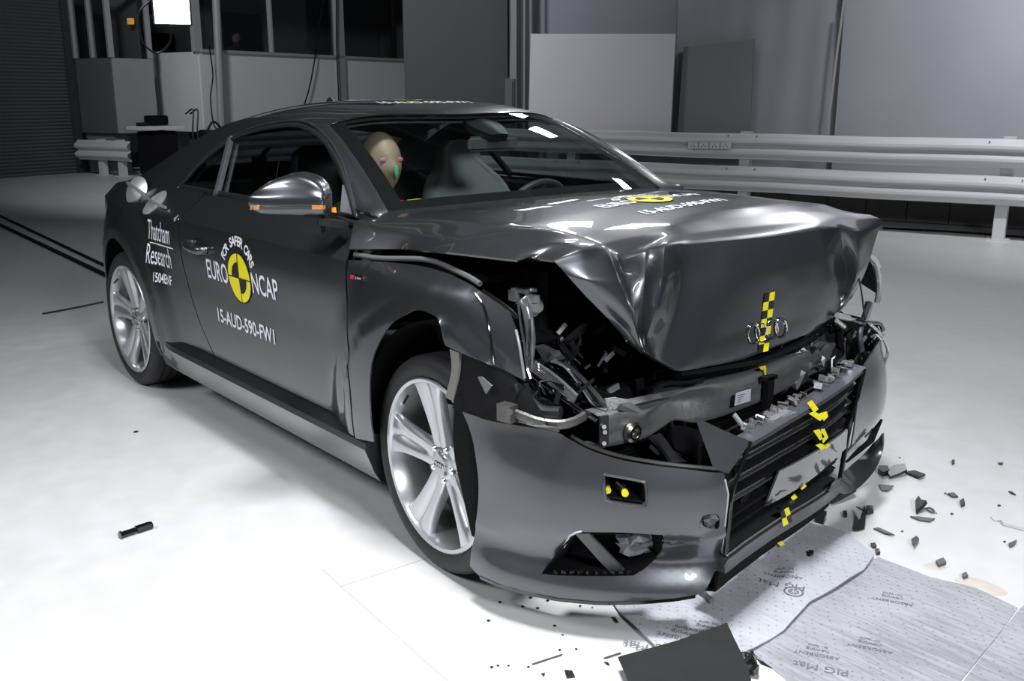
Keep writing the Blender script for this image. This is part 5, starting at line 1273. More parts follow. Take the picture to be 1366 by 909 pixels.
LB_('heat_sink_base', [lambda bm: bar(bm, yl(718, 483, -.645), yl(745, 476, -.64), .03, .014), lambda bm: bar(bm, yl(741, 470, -.645), yl(733, 484, -.64), .03, .01)], mat('sink_silver', (.55, .55, .56), .35, .9), False, 'stuff')
LB_('lamp_back_cover', [lambda bm: gridmesh(bm, netgrid([[yl(712, 432, -.62), yl(730, 445, -.60), yl(753, 468, -.58)], [yl(710, 450, -.64), yl(730, 462, -.62), yl(748, 474, -.60)]], 3, 3)), lambda bm: thicken(bm, .008, lambda c: V3((0, -1, 1)))], GLOSS)
LB_('white_clip', [lambda bm: bar(bm, yl(744, 445, -.58), yl(755, 432, -.56), .008, .012), lambda bm: bar(bm, yl(747, 456, -.58), yl(752, 452, -.57), .01, .012)], mat('clip_white', (.6, .6, .6), .4), False, 'stuff')
LB_('lens_piece', [lambda bm: plate(bm, [yl(745, 467, -.60), yl(752, 473, -.60), yl(760, 480, -.60), yl(760, 488, -.60), yl(740, 480, -.60)], .004)], LENS, False)
# dark broken panels deep in the bay
rr = random.Random(21)
GB = mat('bay_gloss', (.012, .012, .013), .22)
def bits(n, x0, x1, y0, y1, X, smin, smax, seed, m, name, kind='stuff', par=car):
    r = random.Random(seed); bm = bmesh.new()
    for k in range(n):
        c = x_(r.uniform(x0, x1), r.uniform(y0, y1), X+r.uniform(-.03, .03)); a = r.uniform(smin, smax)
        M = Matrix.Rotation(r.uniform(0, 6.28), 3, 'X') @ Matrix.Rotation(r.uniform(-.8, .8), 3, 'Y') @ Matrix.Rotation(r.uniform(-.6, .6), 3, 'Z')
        ch = r.random()
        if ch < .5: box(bm, c, (a*.15, a, a*.35), M)
        elif ch < .8: plate(bm, [c+M @ V3((0, -a*.5, 0)), c+M @ V3((0, a*.5, a*.1)), c+M @ V3((0, a*.2, a*.35))], .003)
        else: tube(bm, [c, c+M @ V3((0, a*.5, a*.3)), c+M @ V3((.02, a, 0))], .004, 6, smooth_n=4)
    o = obj(name, bm, m, par, False); o['kind'] = kind; return o
bits(34, 735, 850, 440, 545, .25, .02, .08, 3, GB, 'broken_plastic')
bits(8, 760, 850, 470, 540, .30, .02, .05, 6, LENS, 'broken_reflector')
bits(26, 700, 785, 512, 560, .33, .02, .06, 4, GB, 'broken_plastic')
bits(40, 850, 1130, 500, 600, .36, .02, .09, 12, GB, 'broken_plastic')
bits(16, 870, 1010, 555, 620, .42, .02, .06, 14, BLACK, 'broken_plastic')
bits(26, 1040, 1130, 440, 520, .42, .02, .07, 15, GB, 'broken_plastic')
B('plastic_shield', [lambda bm: gridmesh(bm, netgrid([[x_(775, 505, .30), x_(800, 520, .32), x_(850, 535, .34)], [x_(790, 540, .34), x_(815, 548, .36), x_(845, 545, .38)]], 3, 3)), lambda bm: thicken(bm, .004)], GB, car, True)
B('bonnet_stay', [lambda bm: tube(bm, [x_(715, 396, .10), x_(740, 402, .10), x_(765, 401, .10), x_(774, 394, .1)], .006, 6, smooth_n=5)], GB, car, True)
# radiator behind the beam
bm = bmesh.new()
for k in range(26): box(bm, (.33, .03, .16+k*.013), (.02, 1.0, .005))
o_ = obj('radiator_fins', bm, GB, car, False); o_['kind'] = 'stuff'
B('radiator', [lambda bm: box(bm, (.29, .03, .34), (.05, 1.1, .42))], MATTE)
B('intercooler', [lambda bm: gridmesh(bm, netgrid([[x_(895, 570, .45), x_(925, 572, .47), x_(950, 590, .50)], [x_(900, 600, .45), x_(930, 612, .48), x_(945, 618, .52)]], 4, 4)), lambda bm: thicken(bm, .02)], GB, car, True)
B('lower_duct', [lambda bm: gridmesh(bm, netgrid([[x_(868, 582, .42), x_(885, 600, .45), x_(898, 618, .48)], [x_(880, 578, .40), x_(905, 592, .42), x_(920, 616, .46)]], 4, 4)), lambda bm: thicken(bm, .01)], mat('duct_grey', (.05, .05, .052), .4), car, True)
# crash beam
beam = empty('crash_beam', (.42, 0, .52)); beam.parent = car; IB = Matrix.Translation((-.42, 0, -.52))
def BB(name, parts, m, sm=True, ang=35):
    bm = bmesh.new()
    for f in parts: f(bm)
    bmesh.ops.transform(bm, matrix=IB, verts=bm.verts); return obj(name, bm, m, beam, sm, ang)
tops = [((801, 556), .43), ((830, 549), .44), ((858, 548), .45), ((880, 538), .44), ((898, 526), .42), ((925, 517), .44), ((965, 510), .46), ((1005, 499), .475), ((1040, 484), .475), ((1070, 472), .46), ((1100, 462), .43), ((1128, 452), .40)]
bots = [((800, 598), .43), ((828, 593), .44), ((860, 585), .45), ((882, 572), .44), ((900, 561), .43), ((928, 564), .45), ((962, 556), .46), ((1005, 540), .475), ((1040, 524), .475), ((1072, 505), .46), ((1102, 492), .43), ((1128, 482), .40)]
def beam_f(bm):
    T = [x_(a[0], a[1], x) for a, x in tops]; Bt = [x_(a[0], a[1], x) for a, x in bots]
    M1 = [p.lerp(q, .33)+V3(((-.02 if 3 <= i <= 5 else .006), 0, 0)) for i, (p, q) in enumerate(zip(T, Bt))]; M2 = [p.lerp(q, .62)+V3(((-.012 if 3 <= i <= 5 else .004), 0, 0)) for i, (p, q) in enumerate(zip(T, Bt))]
    TB = [p+V3((-.06, 0, .004)) for p in T]; BBt = [p+V3((-.06, 0, -.002)) for p in Bt]
    gridmesh(bm, netgrid([TB, T, M1, M2, Bt, BBt], 4, 4)); thicken(bm, .004, lambda c: V3((1, 0, .1)))
BB('beam_section', [beam_f], ALUC)
def endp(bm):
    q = [x_(801, 556, .445), x_(812, 554, .447), x_(812, 596, .447), x_(801, 599, .445)]; plate(bm, q, .006, n=V3((1, 0, 0)))
BB('end_plate', [endp], STEEL, False)
for (a_, b_) in ((806, 570), (807, 577), (806, 592)): BB('end_bolt', [lambda bm: tube(bm, [x_(a_, b_, .450), x_(a_, b_, .458)], .006, 10)], SILV)
def towb(bm):
    c = x_(842, 576, .452); x3, y3, d3 = V3((0, 1, 0)), V3((0, 0, 1)), V3((1, 0, 0))
    lathe(bm, [(.0, 0), (.028, 0), (.030, .012), (.022, .018), (.016, .018), (.012, .006), (0, .006)], c, 'x', 24)
BB('tow_eye_socket', [towb], mat('brass_steel', (.5, .45, .38), .25, 1), True)
BB('white_label', [lambda bm: plate(bm, [x_(982, 525, .495), x_(1002, 519, .495), x_(1001, 535, .495), x_(980, 542, .495)], .001, n=V3((1, 0, 0)))], mat('label_white', (.6, .6, .66), .5), False)
def labtxt(bm):
    for k in range(4):
        a = x_(984, 528+k*3.2, .4965); b = x_(994-2*k, 525.5+k*3.2, .4965); bar(bm, a, b, .0006, .0014)
o_ = BB('label_print', [labtxt], TBLK, False); o_['kind'] = 'stuff'
BB('latch_post', [lambda bm: bar(bm, x_(1026, 503, .50), x_(1022, 566, .50), .03, .02, up=(1, 0, 0)), lambda bm: bar(bm, x_(1017, 506, .50), x_(1034, 502, .50), .02, .012)], MATTE, False)
BB('marker_tape', [lambda bm: plate(bm, [x_(1013, 490, .49), x_(1021, 488, .49), x_(1023, 492, .49), x_(1016, 494, .49)], .003, n=V3((1, 0, 0))), lambda bm: plate(bm, [x_(1019, 493, .49), x_(1022, 492, .49), x_(1022, 502, .49), x_(1020, 500, .49)], .003, n=V3((1, 0, 0)))], YEL, False)
# torn aluminium flange resting over the near end of the beam
def flange(bm):
    gridmesh(bm, netgrid([[x_(820, 536, .42), x_(850, 530, .43), x_(876, 525, .43), x_(890, 523, .43)], [x_(826, 546, .44), x_(852, 538, .45), x_(880, 532, .445), x_(900, 529, .44)]], 3, 5)); thicken(bm, .004)
B('torn_flange', [flange], ALUC, car, True)
B('torn_flange_strip', [lambda bm: plate(bm, [x_(826, 538, .45), x_(840, 536, .45), x_(858, 549, .46), x_(852, 551, .46), x_(820, 546, .44)], .004)], ALUC)
B('torn_white_plastic', [lambda bm: plate(bm, [x_(806, 532, .44), x_(820, 530, .44), x_(836, 533, .44), x_(830, 541, .44), x_(812, 548, .44), x_(809, 541, .44)], .004)], mat('white_torn', (.6, .6, .6), .4, .3, bump=(90, .8)))
B('lock_carrier', [lambda bm: tube(bm, [x_(905, 500, .44), x_(960, 492, .46), x_(1015, 481, .46), x_(1075, 455, .45), x_(1120, 420, .42)], .016, 8, smooth_n=5)], GLOSS, car, True)
B('crumpled_shield', [lambda bm: crumple(bm, x_(1075, 480, .45), V3((.0, .22, .06)), V3((-.05, .04, .11)), 8, 6, .014, 31)], mat('foil_dark', (.12, .12, .125), .3, .7), car, False)
B('crumpled_shield', [lambda bm: crumple(bm, x_(1105, 470, .42), V3((.0, .18, .05)), V3((-.05, .04, .09)), 7, 5, .014, 35)], GB, car, False)
B('black_pipe', [lambda bm: tube(bm, [x_(868, 522, .42), x_(885, 513, .42), x_(915, 511, .43), x_(935, 506, .43)], .013, 8, smooth_n=5)], GLOSS, car, True)
# far corner: torn metal, far wing edge, lamp pieces
B('far_lamp_edge', [lambda bm: tube(bm, [x_(1160, 342, .43), x_(1168, 352, .43), x_(1172, 372, .43), x_(1172, 392, .43), x_(1170, 404, .43)], .011, 8, smooth_n=5)], LENS, car, True)
B('far_lamp_tip', [lambda bm: tube(bm, [x_(1156, 338, .43), x_(1164, 343, .43), x_(1171, 356, .43)], .013, 8, smooth_n=4)], SILV, car, True)
B('far_lamp_frame', [lambda bm: tube(bm, [x_(1160, 404, .45), x_(1152, 425, .46), x_(1147, 445, .47), x_(1150, 470, .48), x_(1152, 488, .50)], .010, 8, smooth_n=5)], mat('frame_blue_grey', (.2, .21, .24), .3, .6), car, True)
B('far_chrome_sheet', [lambda bm: gridmesh(bm, netgrid([[x_(1156, 402, .44), x_(1152, 420, .45), x_(1146, 434, .46)], [x_(1166, 404, .42), x_(1160, 424, .43), x_(1152, 440, .44)]], 3, 4)), lambda bm: thicken(bm, .005)], LENS, car, True)
B('latch_rod', [lambda bm: tube(bm, [x_(1118, 422, .50), x_(1150, 430, .49), x_(1172, 432, .47), x_(1178, 440, .46)], .008, 8, smooth_n=4)], GLOSS, car, True)
B('gas_strut', [lambda bm: tube(bm, [x_(1117, 421, .51), x_(1132, 425, .50)], .010, 10), lambda bm: tube(bm, [x_(1132, 425, .50), x_(1150, 430, .49)], .006, 8)], SILV, car, True)
B('strut_tip', [lambda bm: tube(bm, [x_(1116, 428, .50), x_(1126, 436, .50)], .008, 8)], SILV, car, True)
B('thin_cable', [lambda bm: tube(bm, [x_(1146, 372, .51), x_(1150, 395, .50), x_(1154, 430, .48)], .003, 6, smooth_n=4)], BLACK, car, True)
B('plastic_catch', [lambda bm: bar(bm, x_(1152, 470, .50), x_(1160, 486, .53), .02, .014), lambda bm: bar(bm, x_(1146, 500, .56), x_(1156, 516, .56), .02, .014)], GB, car, False)
B('yellow_clip', [lambda bm: box(bm, x_(1158, 483, .50), (.012, .018, .024))], YEL)
B('red_lens_fragment', [lambda bm: box(bm, x_(1152, 544, .60), (.01, .02, .012), Matrix.Rotation(.5, 3, 'X'))], RED)
bits(14, 1140, 1170, 440, 500, .48, .015, .04, 41, LENS, 'lamp_fragments')
bits(12, 1140, 1168, 440, 560, .46, .02, .05, 43, GB, 'lamp_fragments')
# bumper top clips
B('bumper_seal', [lambda bm: tube(bm, [ubP(x, y, .012)+V3((0, 0, .004)) for x, y in ((760, 586), (785, 600), (825, 613), (870, 621), (920, 627), (958, 630))], .006, 6, smooth_n=4)], BLACK, bump, True)

# ================================================================== INTERIOR
# dashboard, doors cards, seats
def dash(bm):
    rows = []
    for y in [-.68+k*.068 for k in range(21)]:
        t = abs(y)/.68; rows.append([V3((-.52, y, .955-.02*t*t)), V3((-.62, y, .97-.02*t*t)), V3((-.78, y, .965-.03*t)), V3((-.86, y, .93-.03*t)), V3((-.88, y, .85)), V3((-.82, y, .70)), V3((-.80, y, .55))])
    gridmesh(bm, rows); thicken(bm, .01, lambda c: V3((-.3, 0, 1)))
B('dashboard', [dash], LEATHD, car, True)
def seat(cy, m):
    st = empty('seat', (-1.45, cy, .3)); st.parent = car; I = Matrix.Translation((1.45, -cy, -.3))
    def P_(name, rows, mm, closed=True):
        bm = bmesh.new(); rows = [spline(r, 4, True) for r in rows]; rows = [r+[r[0]] for r in rows]
        cols = [spline([r[j] for r in rows], 4) for j in range(len(rows[0]))]; g = [[cols[j][i] for j in range(len(cols))] for i in range(len(cols[0]))]
        gridmesh(bm, g); bmesh.ops.remove_doubles(bm, verts=bm.verts, dist=1e-5); bmesh.ops.holes_fill(bm, edges=[e for e in bm.edges if len(e.link_faces) == 1], sides=80); bmesh.ops.recalc_face_normals(bm, faces=bm.faces)
        bmesh.ops.transform(bm, matrix=I, verts=bm.verts); return obj(name, bm, mm, st, True, 60)
    def sec(x, z_, w_, d, tilt=-.3):   # section across the back rest
        return [V3((x+d*.5, cy-w_, z_)), V3((x+d*.3, cy-w_*.55, z_)), V3((x+d*.22, cy, z_)), V3((x+d*.3, cy+w_*.55, z_)), V3((x+d*.5, cy+w_, z_)), V3((x-d*.2, cy+w_*1.02, z_)), V3((x-d*.5, cy+w_*.6, z_)), V3((x-d*.55, cy, z_)), V3((x-d*.5, cy-w_*.6, z_)), V3((x-d*.2, cy-w_*1.02, z_))]
    P_('backrest', [sec(-1.36, .42, .20, .12), sec(-1.38, .55, .25, .16), sec(-1.42, .72, .26, .17), sec(-1.46, .87, .24, .15), sec(-1.50, .98, .19, .12), sec(-1.525, 1.06, .12, .09), sec(-1.54, 1.13, .10, .08), sec(-1.545, 1.17, .05, .05)], m)
    def sec2(x, z_, w_, h): return [V3((x, cy-w_, z_+h)), V3((x, cy-w_*.6, z_+h*.75)), V3((x, cy, z_+h*.65)), V3((x, cy+w_*.6, z_+h*.75)), V3((x, cy+w_, z_+h)), V3((x, cy+w_, z_)), V3((x, cy, z_-.02)), V3((x, cy-w_, z_))]
    P_('seat_cushion', [sec2(-1.42, .34, .22, .12), sec2(-1.2, .34, .25, .14), sec2(-1.0, .36, .25, .14), sec2(-.92, .38, .2, .08)], m)
seat(-.37, LEATHD); seat(.37, LEATH)
B('piping', [lambda bm: tube(bm, [V3((-1.36, .62, .60)), V3((-1.40, .63, .80)), V3((-1.43, .58, .95)), V3((-1.47, .50, 1.04)), V3((-1.50, .45, 1.09))], .012, 8, smooth_n=5)], mat('pale_piping', (.5, .5, .5), .5), car, True)
def stw(bm):
    c = V3((-1.0, .37, .86)); ax = V3((-.85, 0, .45)).normalized(); u1 = V3((0, 1, 0)); u2 = ax.cross(u1)
    tube(bm, [c+(u1*cos(a)+u2*sin(a))*.18 for a in [2*pi*i/40 for i in range(40)]], .014, 8, closed=True)
    for a in (0, pi, -pi/2): bar(bm, c, c+(u1*cos(a)+u2*sin(a))*.18, .03, .012, up=ax)
B('steering_wheel', [stw], LEATHD, car, True)
# rear-view mirror and sensor housing on the screen
B('sensor_housing', [lambda bm: gridmesh(bm, netgrid([[V3((-1.04, .02, 1.285)), V3((-1.03, .10, 1.292)), V3((-1.04, .18, 1.285))], [V3((-.96, .02, 1.252)), V3((-.95, .10, 1.258)), V3((-.96, .18, 1.25))], [V3((-.89, .06, 1.222)), V3((-.88, .10, 1.226)), V3((-.89, .15, 1.222))]], 4, 4)), lambda bm: thicken(bm, .03, lambda c: V3((1, 0, 1)))], BLACK, car, True)
def rvm(bm):
    vs = box(bm, (-.93, .10, 1.185), (.03, .23, .06), Matrix.Rotation(-.15, 3, 'Z')); bmesh.ops.bevel(bm, geom=bm.edges[:], offset=.012, segments=3, affect='EDGES'); tube(bm, [V3((-.93, .10, 1.19)), V3((-.92, .10, 1.235))], .012, 8)
B('rear_view_mirror', [rvm], mat('mirror_back', (.08, .085, .085), .4), car, True)
B('rear_shelf', [lambda bm: box(bm, (-2.35, 0, .93), (.7, 1.2, .03)), lambda bm: box(bm, (-1.95, 0, .75), (.12, 1.1, .5))], LEATHD)
# seat belt guide seen through the side window
B('camera_bracket', [lambda bm: box(bm, (-1.9, -.45, 1.06), (.05, .05, .1)), lambda bm: tube(bm, [V3((-1.9, -.45, .95)), V3((-1.9, -.45, 1.1)), V3((-1.86, -.42, 1.15))], .01, 8)], STEEL)
B('belt_edge', [lambda bm: tube(bm, [V3((-1.28, -.70, 1.0)), V3((-1.30, -.66, 1.12)), V3((-1.31, -.62, 1.20))], .0015, 6)], STEEL, car, True)
# ------------------------------------------------------------------ crash test dummy (rests in the near seat)
dm = empty('crash_test_dummy', (-1.28, -.34, .50)); tag(dm, 'crash test dummy with pink and green face paint in the near seat', 'dummy')
bv = [V3((0, 0, .0)), V3((.02, 0, .2)), V3((.05, 0, .40)), V3((.09, 0, .49)), V3((.05, -.17, .38)), V3((.17, -.21, .20)), V3((.36, -.15, .26)), V3((.05, .17, .38)), V3((.17, .21, .20)), V3((.36, .15, .26)), V3((.38, -.12, .06)), V3((.40, .12, .06)), V3((.16, -.1, .02)), V3((.16, .1, .02))]
be = [(0, 1), (1, 2), (2, 3), (2, 4), (4, 5), (5, 6), (2, 7), (7, 8), (8, 9), (0, 12), (12, 10), (0, 13), (13, 11)]
skin_fig('body', bv, be, [.15, .14, .13, .05, .07, .05, .04, .07, .05, .04, .07, .07, .08, .08], mat('dummy_suit', (.35, .28, .1), .7), dm)
bm = bmesh.new(); bmesh.ops.create_uvsphere(bm, u_segments=32, v_segments=24, radius=.1)
HC = V3((.165, .02, .615))
for v in bm.verts:
    v.co.y *= .78; v.co.z *= 1.22; v.co.x *= 1.0
    if v.co.z < -.02: v.co.y *= 1-(-.02-v.co.z)*2.2; v.co.x *= 1-(-.02-v.co.z)*1.2*(1 if v.co.x < 0 else .3)
    # nose and brow
    d = (v.co-V3((.1, 0, -.015))); 
    if v.co.x > 0: v.co.x += .022*math.exp(-((v.co.y/.013)**2)-((v.co.z+.02)/.022)**2) - .008*math.exp(-(((abs(v.co.y)-.03)/.015)**2)-((v.co.z-.012)/.012)**2) + .005*math.exp(-((v.co.y/.02)**2)-((v.co.z+.06)/.008)**2)
    v.co += HC
head_d = obj('head', bm, SKIN, dm)
for sg in (-1, 1):
    bm = bmesh.new(); bmesh.ops.create_uvsphere(bm, u_segments=12, v_segments=8, radius=.019); bmesh.ops.scale(bm, vec=(.2, 1, .5), verts=bm.verts); bmesh.ops.translate(bm, vec=HC+V3((.084, sg*.034, .018)), verts=bm.verts); obj('eye_paint', bm, PINK, head_d)
bm = bmesh.new(); bmesh.ops.create_uvsphere(bm, u_segments=12, v_segments=8, radius=.018); bmesh.ops.scale(bm, vec=(.35, .55, 1.4), verts=bm.verts); bmesh.ops.translate(bm, vec=HC+V3((.114, 0, -.026)), verts=bm.verts); obj('nose_paint', bm, GREEN, head_d)
bm = bmesh.new(); box(bm, V3((.30, .10, .47)), (.05, .07, .018), Matrix.Rotation(.3, 3, 'Z')); obj('yellow_tag', bm, YEL, dm, False)
bm = bmesh.new(); box(bm, V3((.27, .03, .47)), (.03, .04, .016), Matrix.Rotation(.3, 3, 'Z')); obj('red_tag', bm, RED, dm, False)
# ================================================================== ABSORBENT MATS
def mat_material(name, col, ink, dk=.66):
    m = bpy.data.materials.new(name); m.use_nodes = True; nt = m.node_tree; b = nt.nodes['Principled BSDF']; b.inputs['Roughness'].default_value = .9
    tc = nt.nodes.new('ShaderNodeTexCoord'); mp = nt.nodes.new('ShaderNodeMapping'); mp.inputs['Rotation'].default_value[2] = .9; mp.inputs['Scale'].default_value = (1, 1, 0); nt.links.new(tc.outputs['Object'], mp.inputs['Vector'])
    vo = nt.nodes.new('ShaderNodeTexVoronoi'); vo.inputs['Scale'].default_value = 42; vo.inputs['Randomness'].default_value = .15; nt.links.new(mp.outputs[0], vo.inputs['Vector'])
    r1 = nt.nodes.new('ShaderNodeMapRange'); r1.inputs[1].default_value = .05; r1.inputs[2].default_value = .16; r1.inputs[3].default_value = 0; r1.inputs[4].default_value = 1; nt.links.new(vo.outputs['Distance'], r1.inputs[0])
    mp2 = nt.nodes.new('ShaderNodeMapping'); mp2.inputs['Rotation'].default_value[2] = ink; mp2.inputs['Scale'].default_value = (3, 40, 1); nt.links.new(tc.outputs['Object'], mp2.inputs['Vector'])
    n = nt.nodes.new('ShaderNodeTexNoise'); n.inputs['Scale'].default_value = 2.2; n.inputs['Detail'].default_value = 5; nt.links.new(mp2.outputs[0], n.inputs['Vector'])
    n2 = nt.nodes.new('ShaderNodeTexNoise'); n2.inputs['Scale'].default_value = 2.5; nt.links.new(tc.outputs['Object'], n2.inputs['Vector'])
    mu = nt.nodes.new('ShaderNodeMath'); mu.operation = 'MULTIPLY'; nt.links.new(n.outputs['Fac'], mu.inputs[0]); nt.links.new(n2.outputs['Fac'], mu.inputs[1])
    cr_ = nt.nodes.new('ShaderNodeValToRGB'); cr_.color_ramp.elements[0].position = .18; cr_.color_ramp.elements[1].position = .38
    cr_.color_ramp.elements[0].color = (*col, 1); cr_.color_ramp.elements[1].color = (*[c*dk for c in col], 1); nt.links.new(mu.outputs[0], cr_.inputs[0])
    mx = nt.nodes.new('ShaderNodeMix'); mx.data_type = 'RGBA'; mx.inputs[6].default_value = (*[c*.55 for c in col], 1); nt.links.new(r1.outputs[0], mx.inputs[0]); nt.links.new(cr_.outputs[0], mx.inputs[7]); nt.links.new(mx.outputs[2], b.inputs['Base Color'])
    bp = nt.nodes.new('ShaderNodeBump'); bp.inputs['Strength'].default_value = .5; bp.inputs['Distance'].default_value = .004; nt.links.new(r1.outputs[0], bp.inputs['Height']); nt.links.new(bp.outputs[0], b.inputs['Normal'])
    return m
MM = mat_material('absorbent_fleece', (.50, .51, .55), .6, .86); MM2 = mat_material('soaked_fleece', (.40, .40, .43), 1.0)
INK = mat('mat_ink', (.16, .16, .19), .8)
def floor_mesh(name, px, z0, m, hf, label, cat='mat', step=.03, t=.003):
    P = [G0(*p) for p in px]; out = [Vector((p.x, p.y)) for p in P]
    bm = cdt_bm(out, lambda x, y: V3((x, y, z0+hf(x, y))), step); thicken(bm, t, lambda c: V3((0, 0, 1)))
    return tag(obj(name, bm, m), label, cat)
wr_c = G0(1010, 745)
def wrk(x, y):
    d = sqrt((x-wr_c.x)**2+(y-wr_c.y)**2); u_ = (x*.55+y*.83); v_ = (x*.83-y*.55)
    return .007+.022*math.exp(-(d/.16)**2)*(1+sin(u_*46+sin(v_*18)))*.6+.0022*sin(u_*30+2*sin(v_*9))+.002*sin(v_*24+u_*5)+.002
m1 = floor_mesh('absorbent_mat', [(826, 822), (812, 800), (850, 760), (960, 705), (1046, 690), (1084, 700), (1124, 712), (1166, 744), (1152, 765), (1117, 788), (1080, 808), (1046, 845), (1006, 870), (965, 888), (920, 893), (895, 888)], .0035, MM, wrk, 'wrinkled grey absorbent mat under the car bumper, topmost of the mats', step=.02)
m2 = floor_mesh('absorbent_mat', [(996, 866), (1040, 846), (1080, 805), (1150, 752), (1172, 745), (1240, 770), (1300, 785), (1358, 812), (1330, 850), (1282, 909), (1250, 950), (1080, 945), (1045, 905)], .0008, MM2, lambda x, y: .0012*sin(x*22+y*9)+.0012, 'flat wet grey absorbent mat in the middle of bottom right', step=.04, t=.001)
m3 = floor_mesh('absorbent_mat', [(1361, 812), (1420, 770), (1520, 850), (1400, 960), (1270, 960), (1286, 909)], .0008, MM2, lambda x, y: .0012*sin(x*22+y*9)+.0012, 'grey absorbent mat cut by the bottom right corner of the picture', step=.04, t=.001)
bmM = bmesh.new(); bmM.from_mesh(m1.data); MB1 = BVHTree.FromBMesh(bmM); bmM2 = bmesh.new(); bmM2.from_mesh(m2.data); MB2 = BVHTree.FromBMesh(bmM2)
def matprint(par, bv, items_list, name='printing'):
    for (px, py, ang, sc_, items, ring) in items_list:
        c = G0(px, py); bm = bmesh.new(); ca, sa = cos(ang), sin(ang)
        def pl(u_, v_):
            x, y = c.x+(u_*ca-v_*sa)*sc_, c.y+(u_*sa+v_*ca)*sc_; h = bv.ray_cast(V3((x, y, .5)), V3((0, 0, -1))); return (h[0] if h[0] else V3((x, y, .006)))+V3((0, 0, .0012))
        if items: text_bm(bm, items, pl, 0)
        if ring:
            disc_sector(bm, lambda x, y, l: pl(x, y), .8, 1.0, 0, 2*pi, 0, 24); disc_sector(bm, lambda x, y, l: pl(x, y), .45, .55, 0, 2*pi, 0, 20)
            for k in range(6): a = k*pi/3; disc_sector(bm, lambda x, y, l: pl(x+.0, y), .1, .45, a, a+.35, 0, 2)
        obj(name, bm, INK, par, False)
a0 = radians(118)
lines = [('PIG Mat', 0, 0, .8, 1, 0)]
small = [('ABSORBENT', 0, .35, .4, 1, 0), ('newpig', 0, -.1, .4, 1, 0), ('for spills', 0, -.5, .3, 1, 0)]
matprint(m1, MB1, [(1042, 787, a0+pi/2, .05, lines, False), (1058, 797, a0+pi/2, .028, None, True), (1045, 772, a0+pi/2, .05, small, False), (868, 868, a0+pi/2, .055, lines, False), (912, 852, a0+pi/2, .06, small, False), (942, 845, a0+pi/2, .05, small, False)])
matprint(m2, MB2, [(1090, 870, a0+pi/2, .05, small, False), (1095, 893, a0+pi/2, .05, lines, False), (1190, 800, a0+pi/2, .05, small, False), (1160, 862, a0+pi/2, .05, small, False)])

# ================================================================== DEBRIS
SHD = mat('shard_black', (.02, .02, .022), .35); SHG = mat('shard_grey', (.09, .09, .10), .4); CLR = mat('clear_plastic', (.65, .66, .66), .15)
def shard_f(px, h=.004, m=SHD, label='', tilt=(0, 0), name='plastic_shard', group=None, curl=0.0, cat='debris', base=.0006):
    P = [G0(*p) for p in px]; c = sum(P, V3())/len(P); bm = bmesh.new()
    out = [Vector((p.x, p.y)) for p in P]; R_ = max((p-c).length for p in P)
    mn = min((p-c).x*tilt[0]+(p-c).y*tilt[1] for p in P)
    bm = cdt_bm(out, lambda x, y: V3((x, y, base+h+((x-c.x)*tilt[0]+(y-c.y)*tilt[1]-mn)+curl*((x-c.x)**2+(y-c.y)**2)/max(R_, .01))), max(.01, R_*.3)); thicken(bm, max(.0012, h*.9), lambda c_: V3((0, 0, 1)))
    return tag(obj(name, bm, m), label, cat, group)
shard_f([(1171, 628), (1183, 628), (1186, 634), (1178, 637), (1172, 633)], .02, SHD, 'small lumpy black shard at left end of three by the far corner', name='plastic_shard')
shard_f([(1184, 636), (1190, 630), (1206, 630), (1209, 636), (1200, 638), (1187, 640)], .012, SHD, 'middle black shard of three lying by the far bumper corner', (0, .2))
shard_f([(1207, 632), (1220, 631), (1234, 638), (1226, 641), (1212, 635)], .008, SHD, 'flat angular black shard at right end of three by the far corner', (.1, 0))
shard_f([(1172, 648), (1192, 652), (1184, 657), (1176, 656)], .004, SHG, 'leaf-shaped grey shard just below the row of three black shards', (.1, .1))
shard_f([(1141, 678), (1149, 678), (1151, 686), (1144, 688)][::-1][::-1] if False else [(1155, 680), (1164, 679), (1165, 686), (1156, 688)], .014, SHD, 'small square black block on floor beside the mat edge')
shard_f([(1142, 677), (1147, 678), (1154, 683), (1150, 682)], .002, SHD, 'thin black sliver left of the small square block')
shard_f([(1138, 710), (1147, 700), (1152, 690), (1154, 700), (1153, 708), (1145, 710)], .004, SHD, 'upright triangular black shard near the edge of the wrinkled mat', (-.35, .2))
shard_f([(1165, 707), (1172, 706), (1182, 711), (1193, 717), (1180, 714)], .005, SHG, 'long grey pointed shard right of the triangular shard', (.05, 0))
shard_f([(1161, 729), (1167, 728), (1169, 732), (1164, 733)], .01, SHD, 'upper of two little black lumps beside the mats')
shard_f([(1167, 736), (1172, 736), (1174, 741), (1169, 742)], .01, SHD, 'lower of two little black lumps beside the mats')
shard_f([(1215, 724), (1222, 719), (1225, 724), (1218, 733)], .010, SHG, 'oval grey shard on the pale floor above the wet mat', (.3, 0))
shard_f([(1220, 675), (1224, 671), (1228, 677), (1234, 680), (1229, 684), (1221, 687)], .014, SHD, 'black fan-shaped clip on floor right of the debris patch', (.4, .3))
shard_f([(1214, 691), (1228, 692), (1247, 694), (1240, 698), (1226, 696)], .006, SHG, 'flat grey wire frame piece below the fan-shaped clip')
bm = bmesh.new(); tube(bm, [G0(x, y)+z(.006) for x, y in ((1234, 681), (1240, 680), (1246, 684), (1243, 686), (1236, 682))], .003, 6, smooth_n=4); tag(obj('wire_loop', bm, SHG), 'small wire loop beside the fan-shaped clip', 'debris')
shard_f([(1264, 661), (1272, 660), (1278, 665), (1270, 665)], .008, SHG, 'pale grey fragment with a tiny loop on the far right floor')
shard_f([(1280, 672), (1285, 669), (1287, 676), (1282, 678)], .012, SHD, 'dark upright chip right of the pale grey fragment')
shard_f([(1269, 618), (1273, 617), (1273, 620), (1270, 621)], .012, SHD, 'round black crumb alone on the upper right floor')
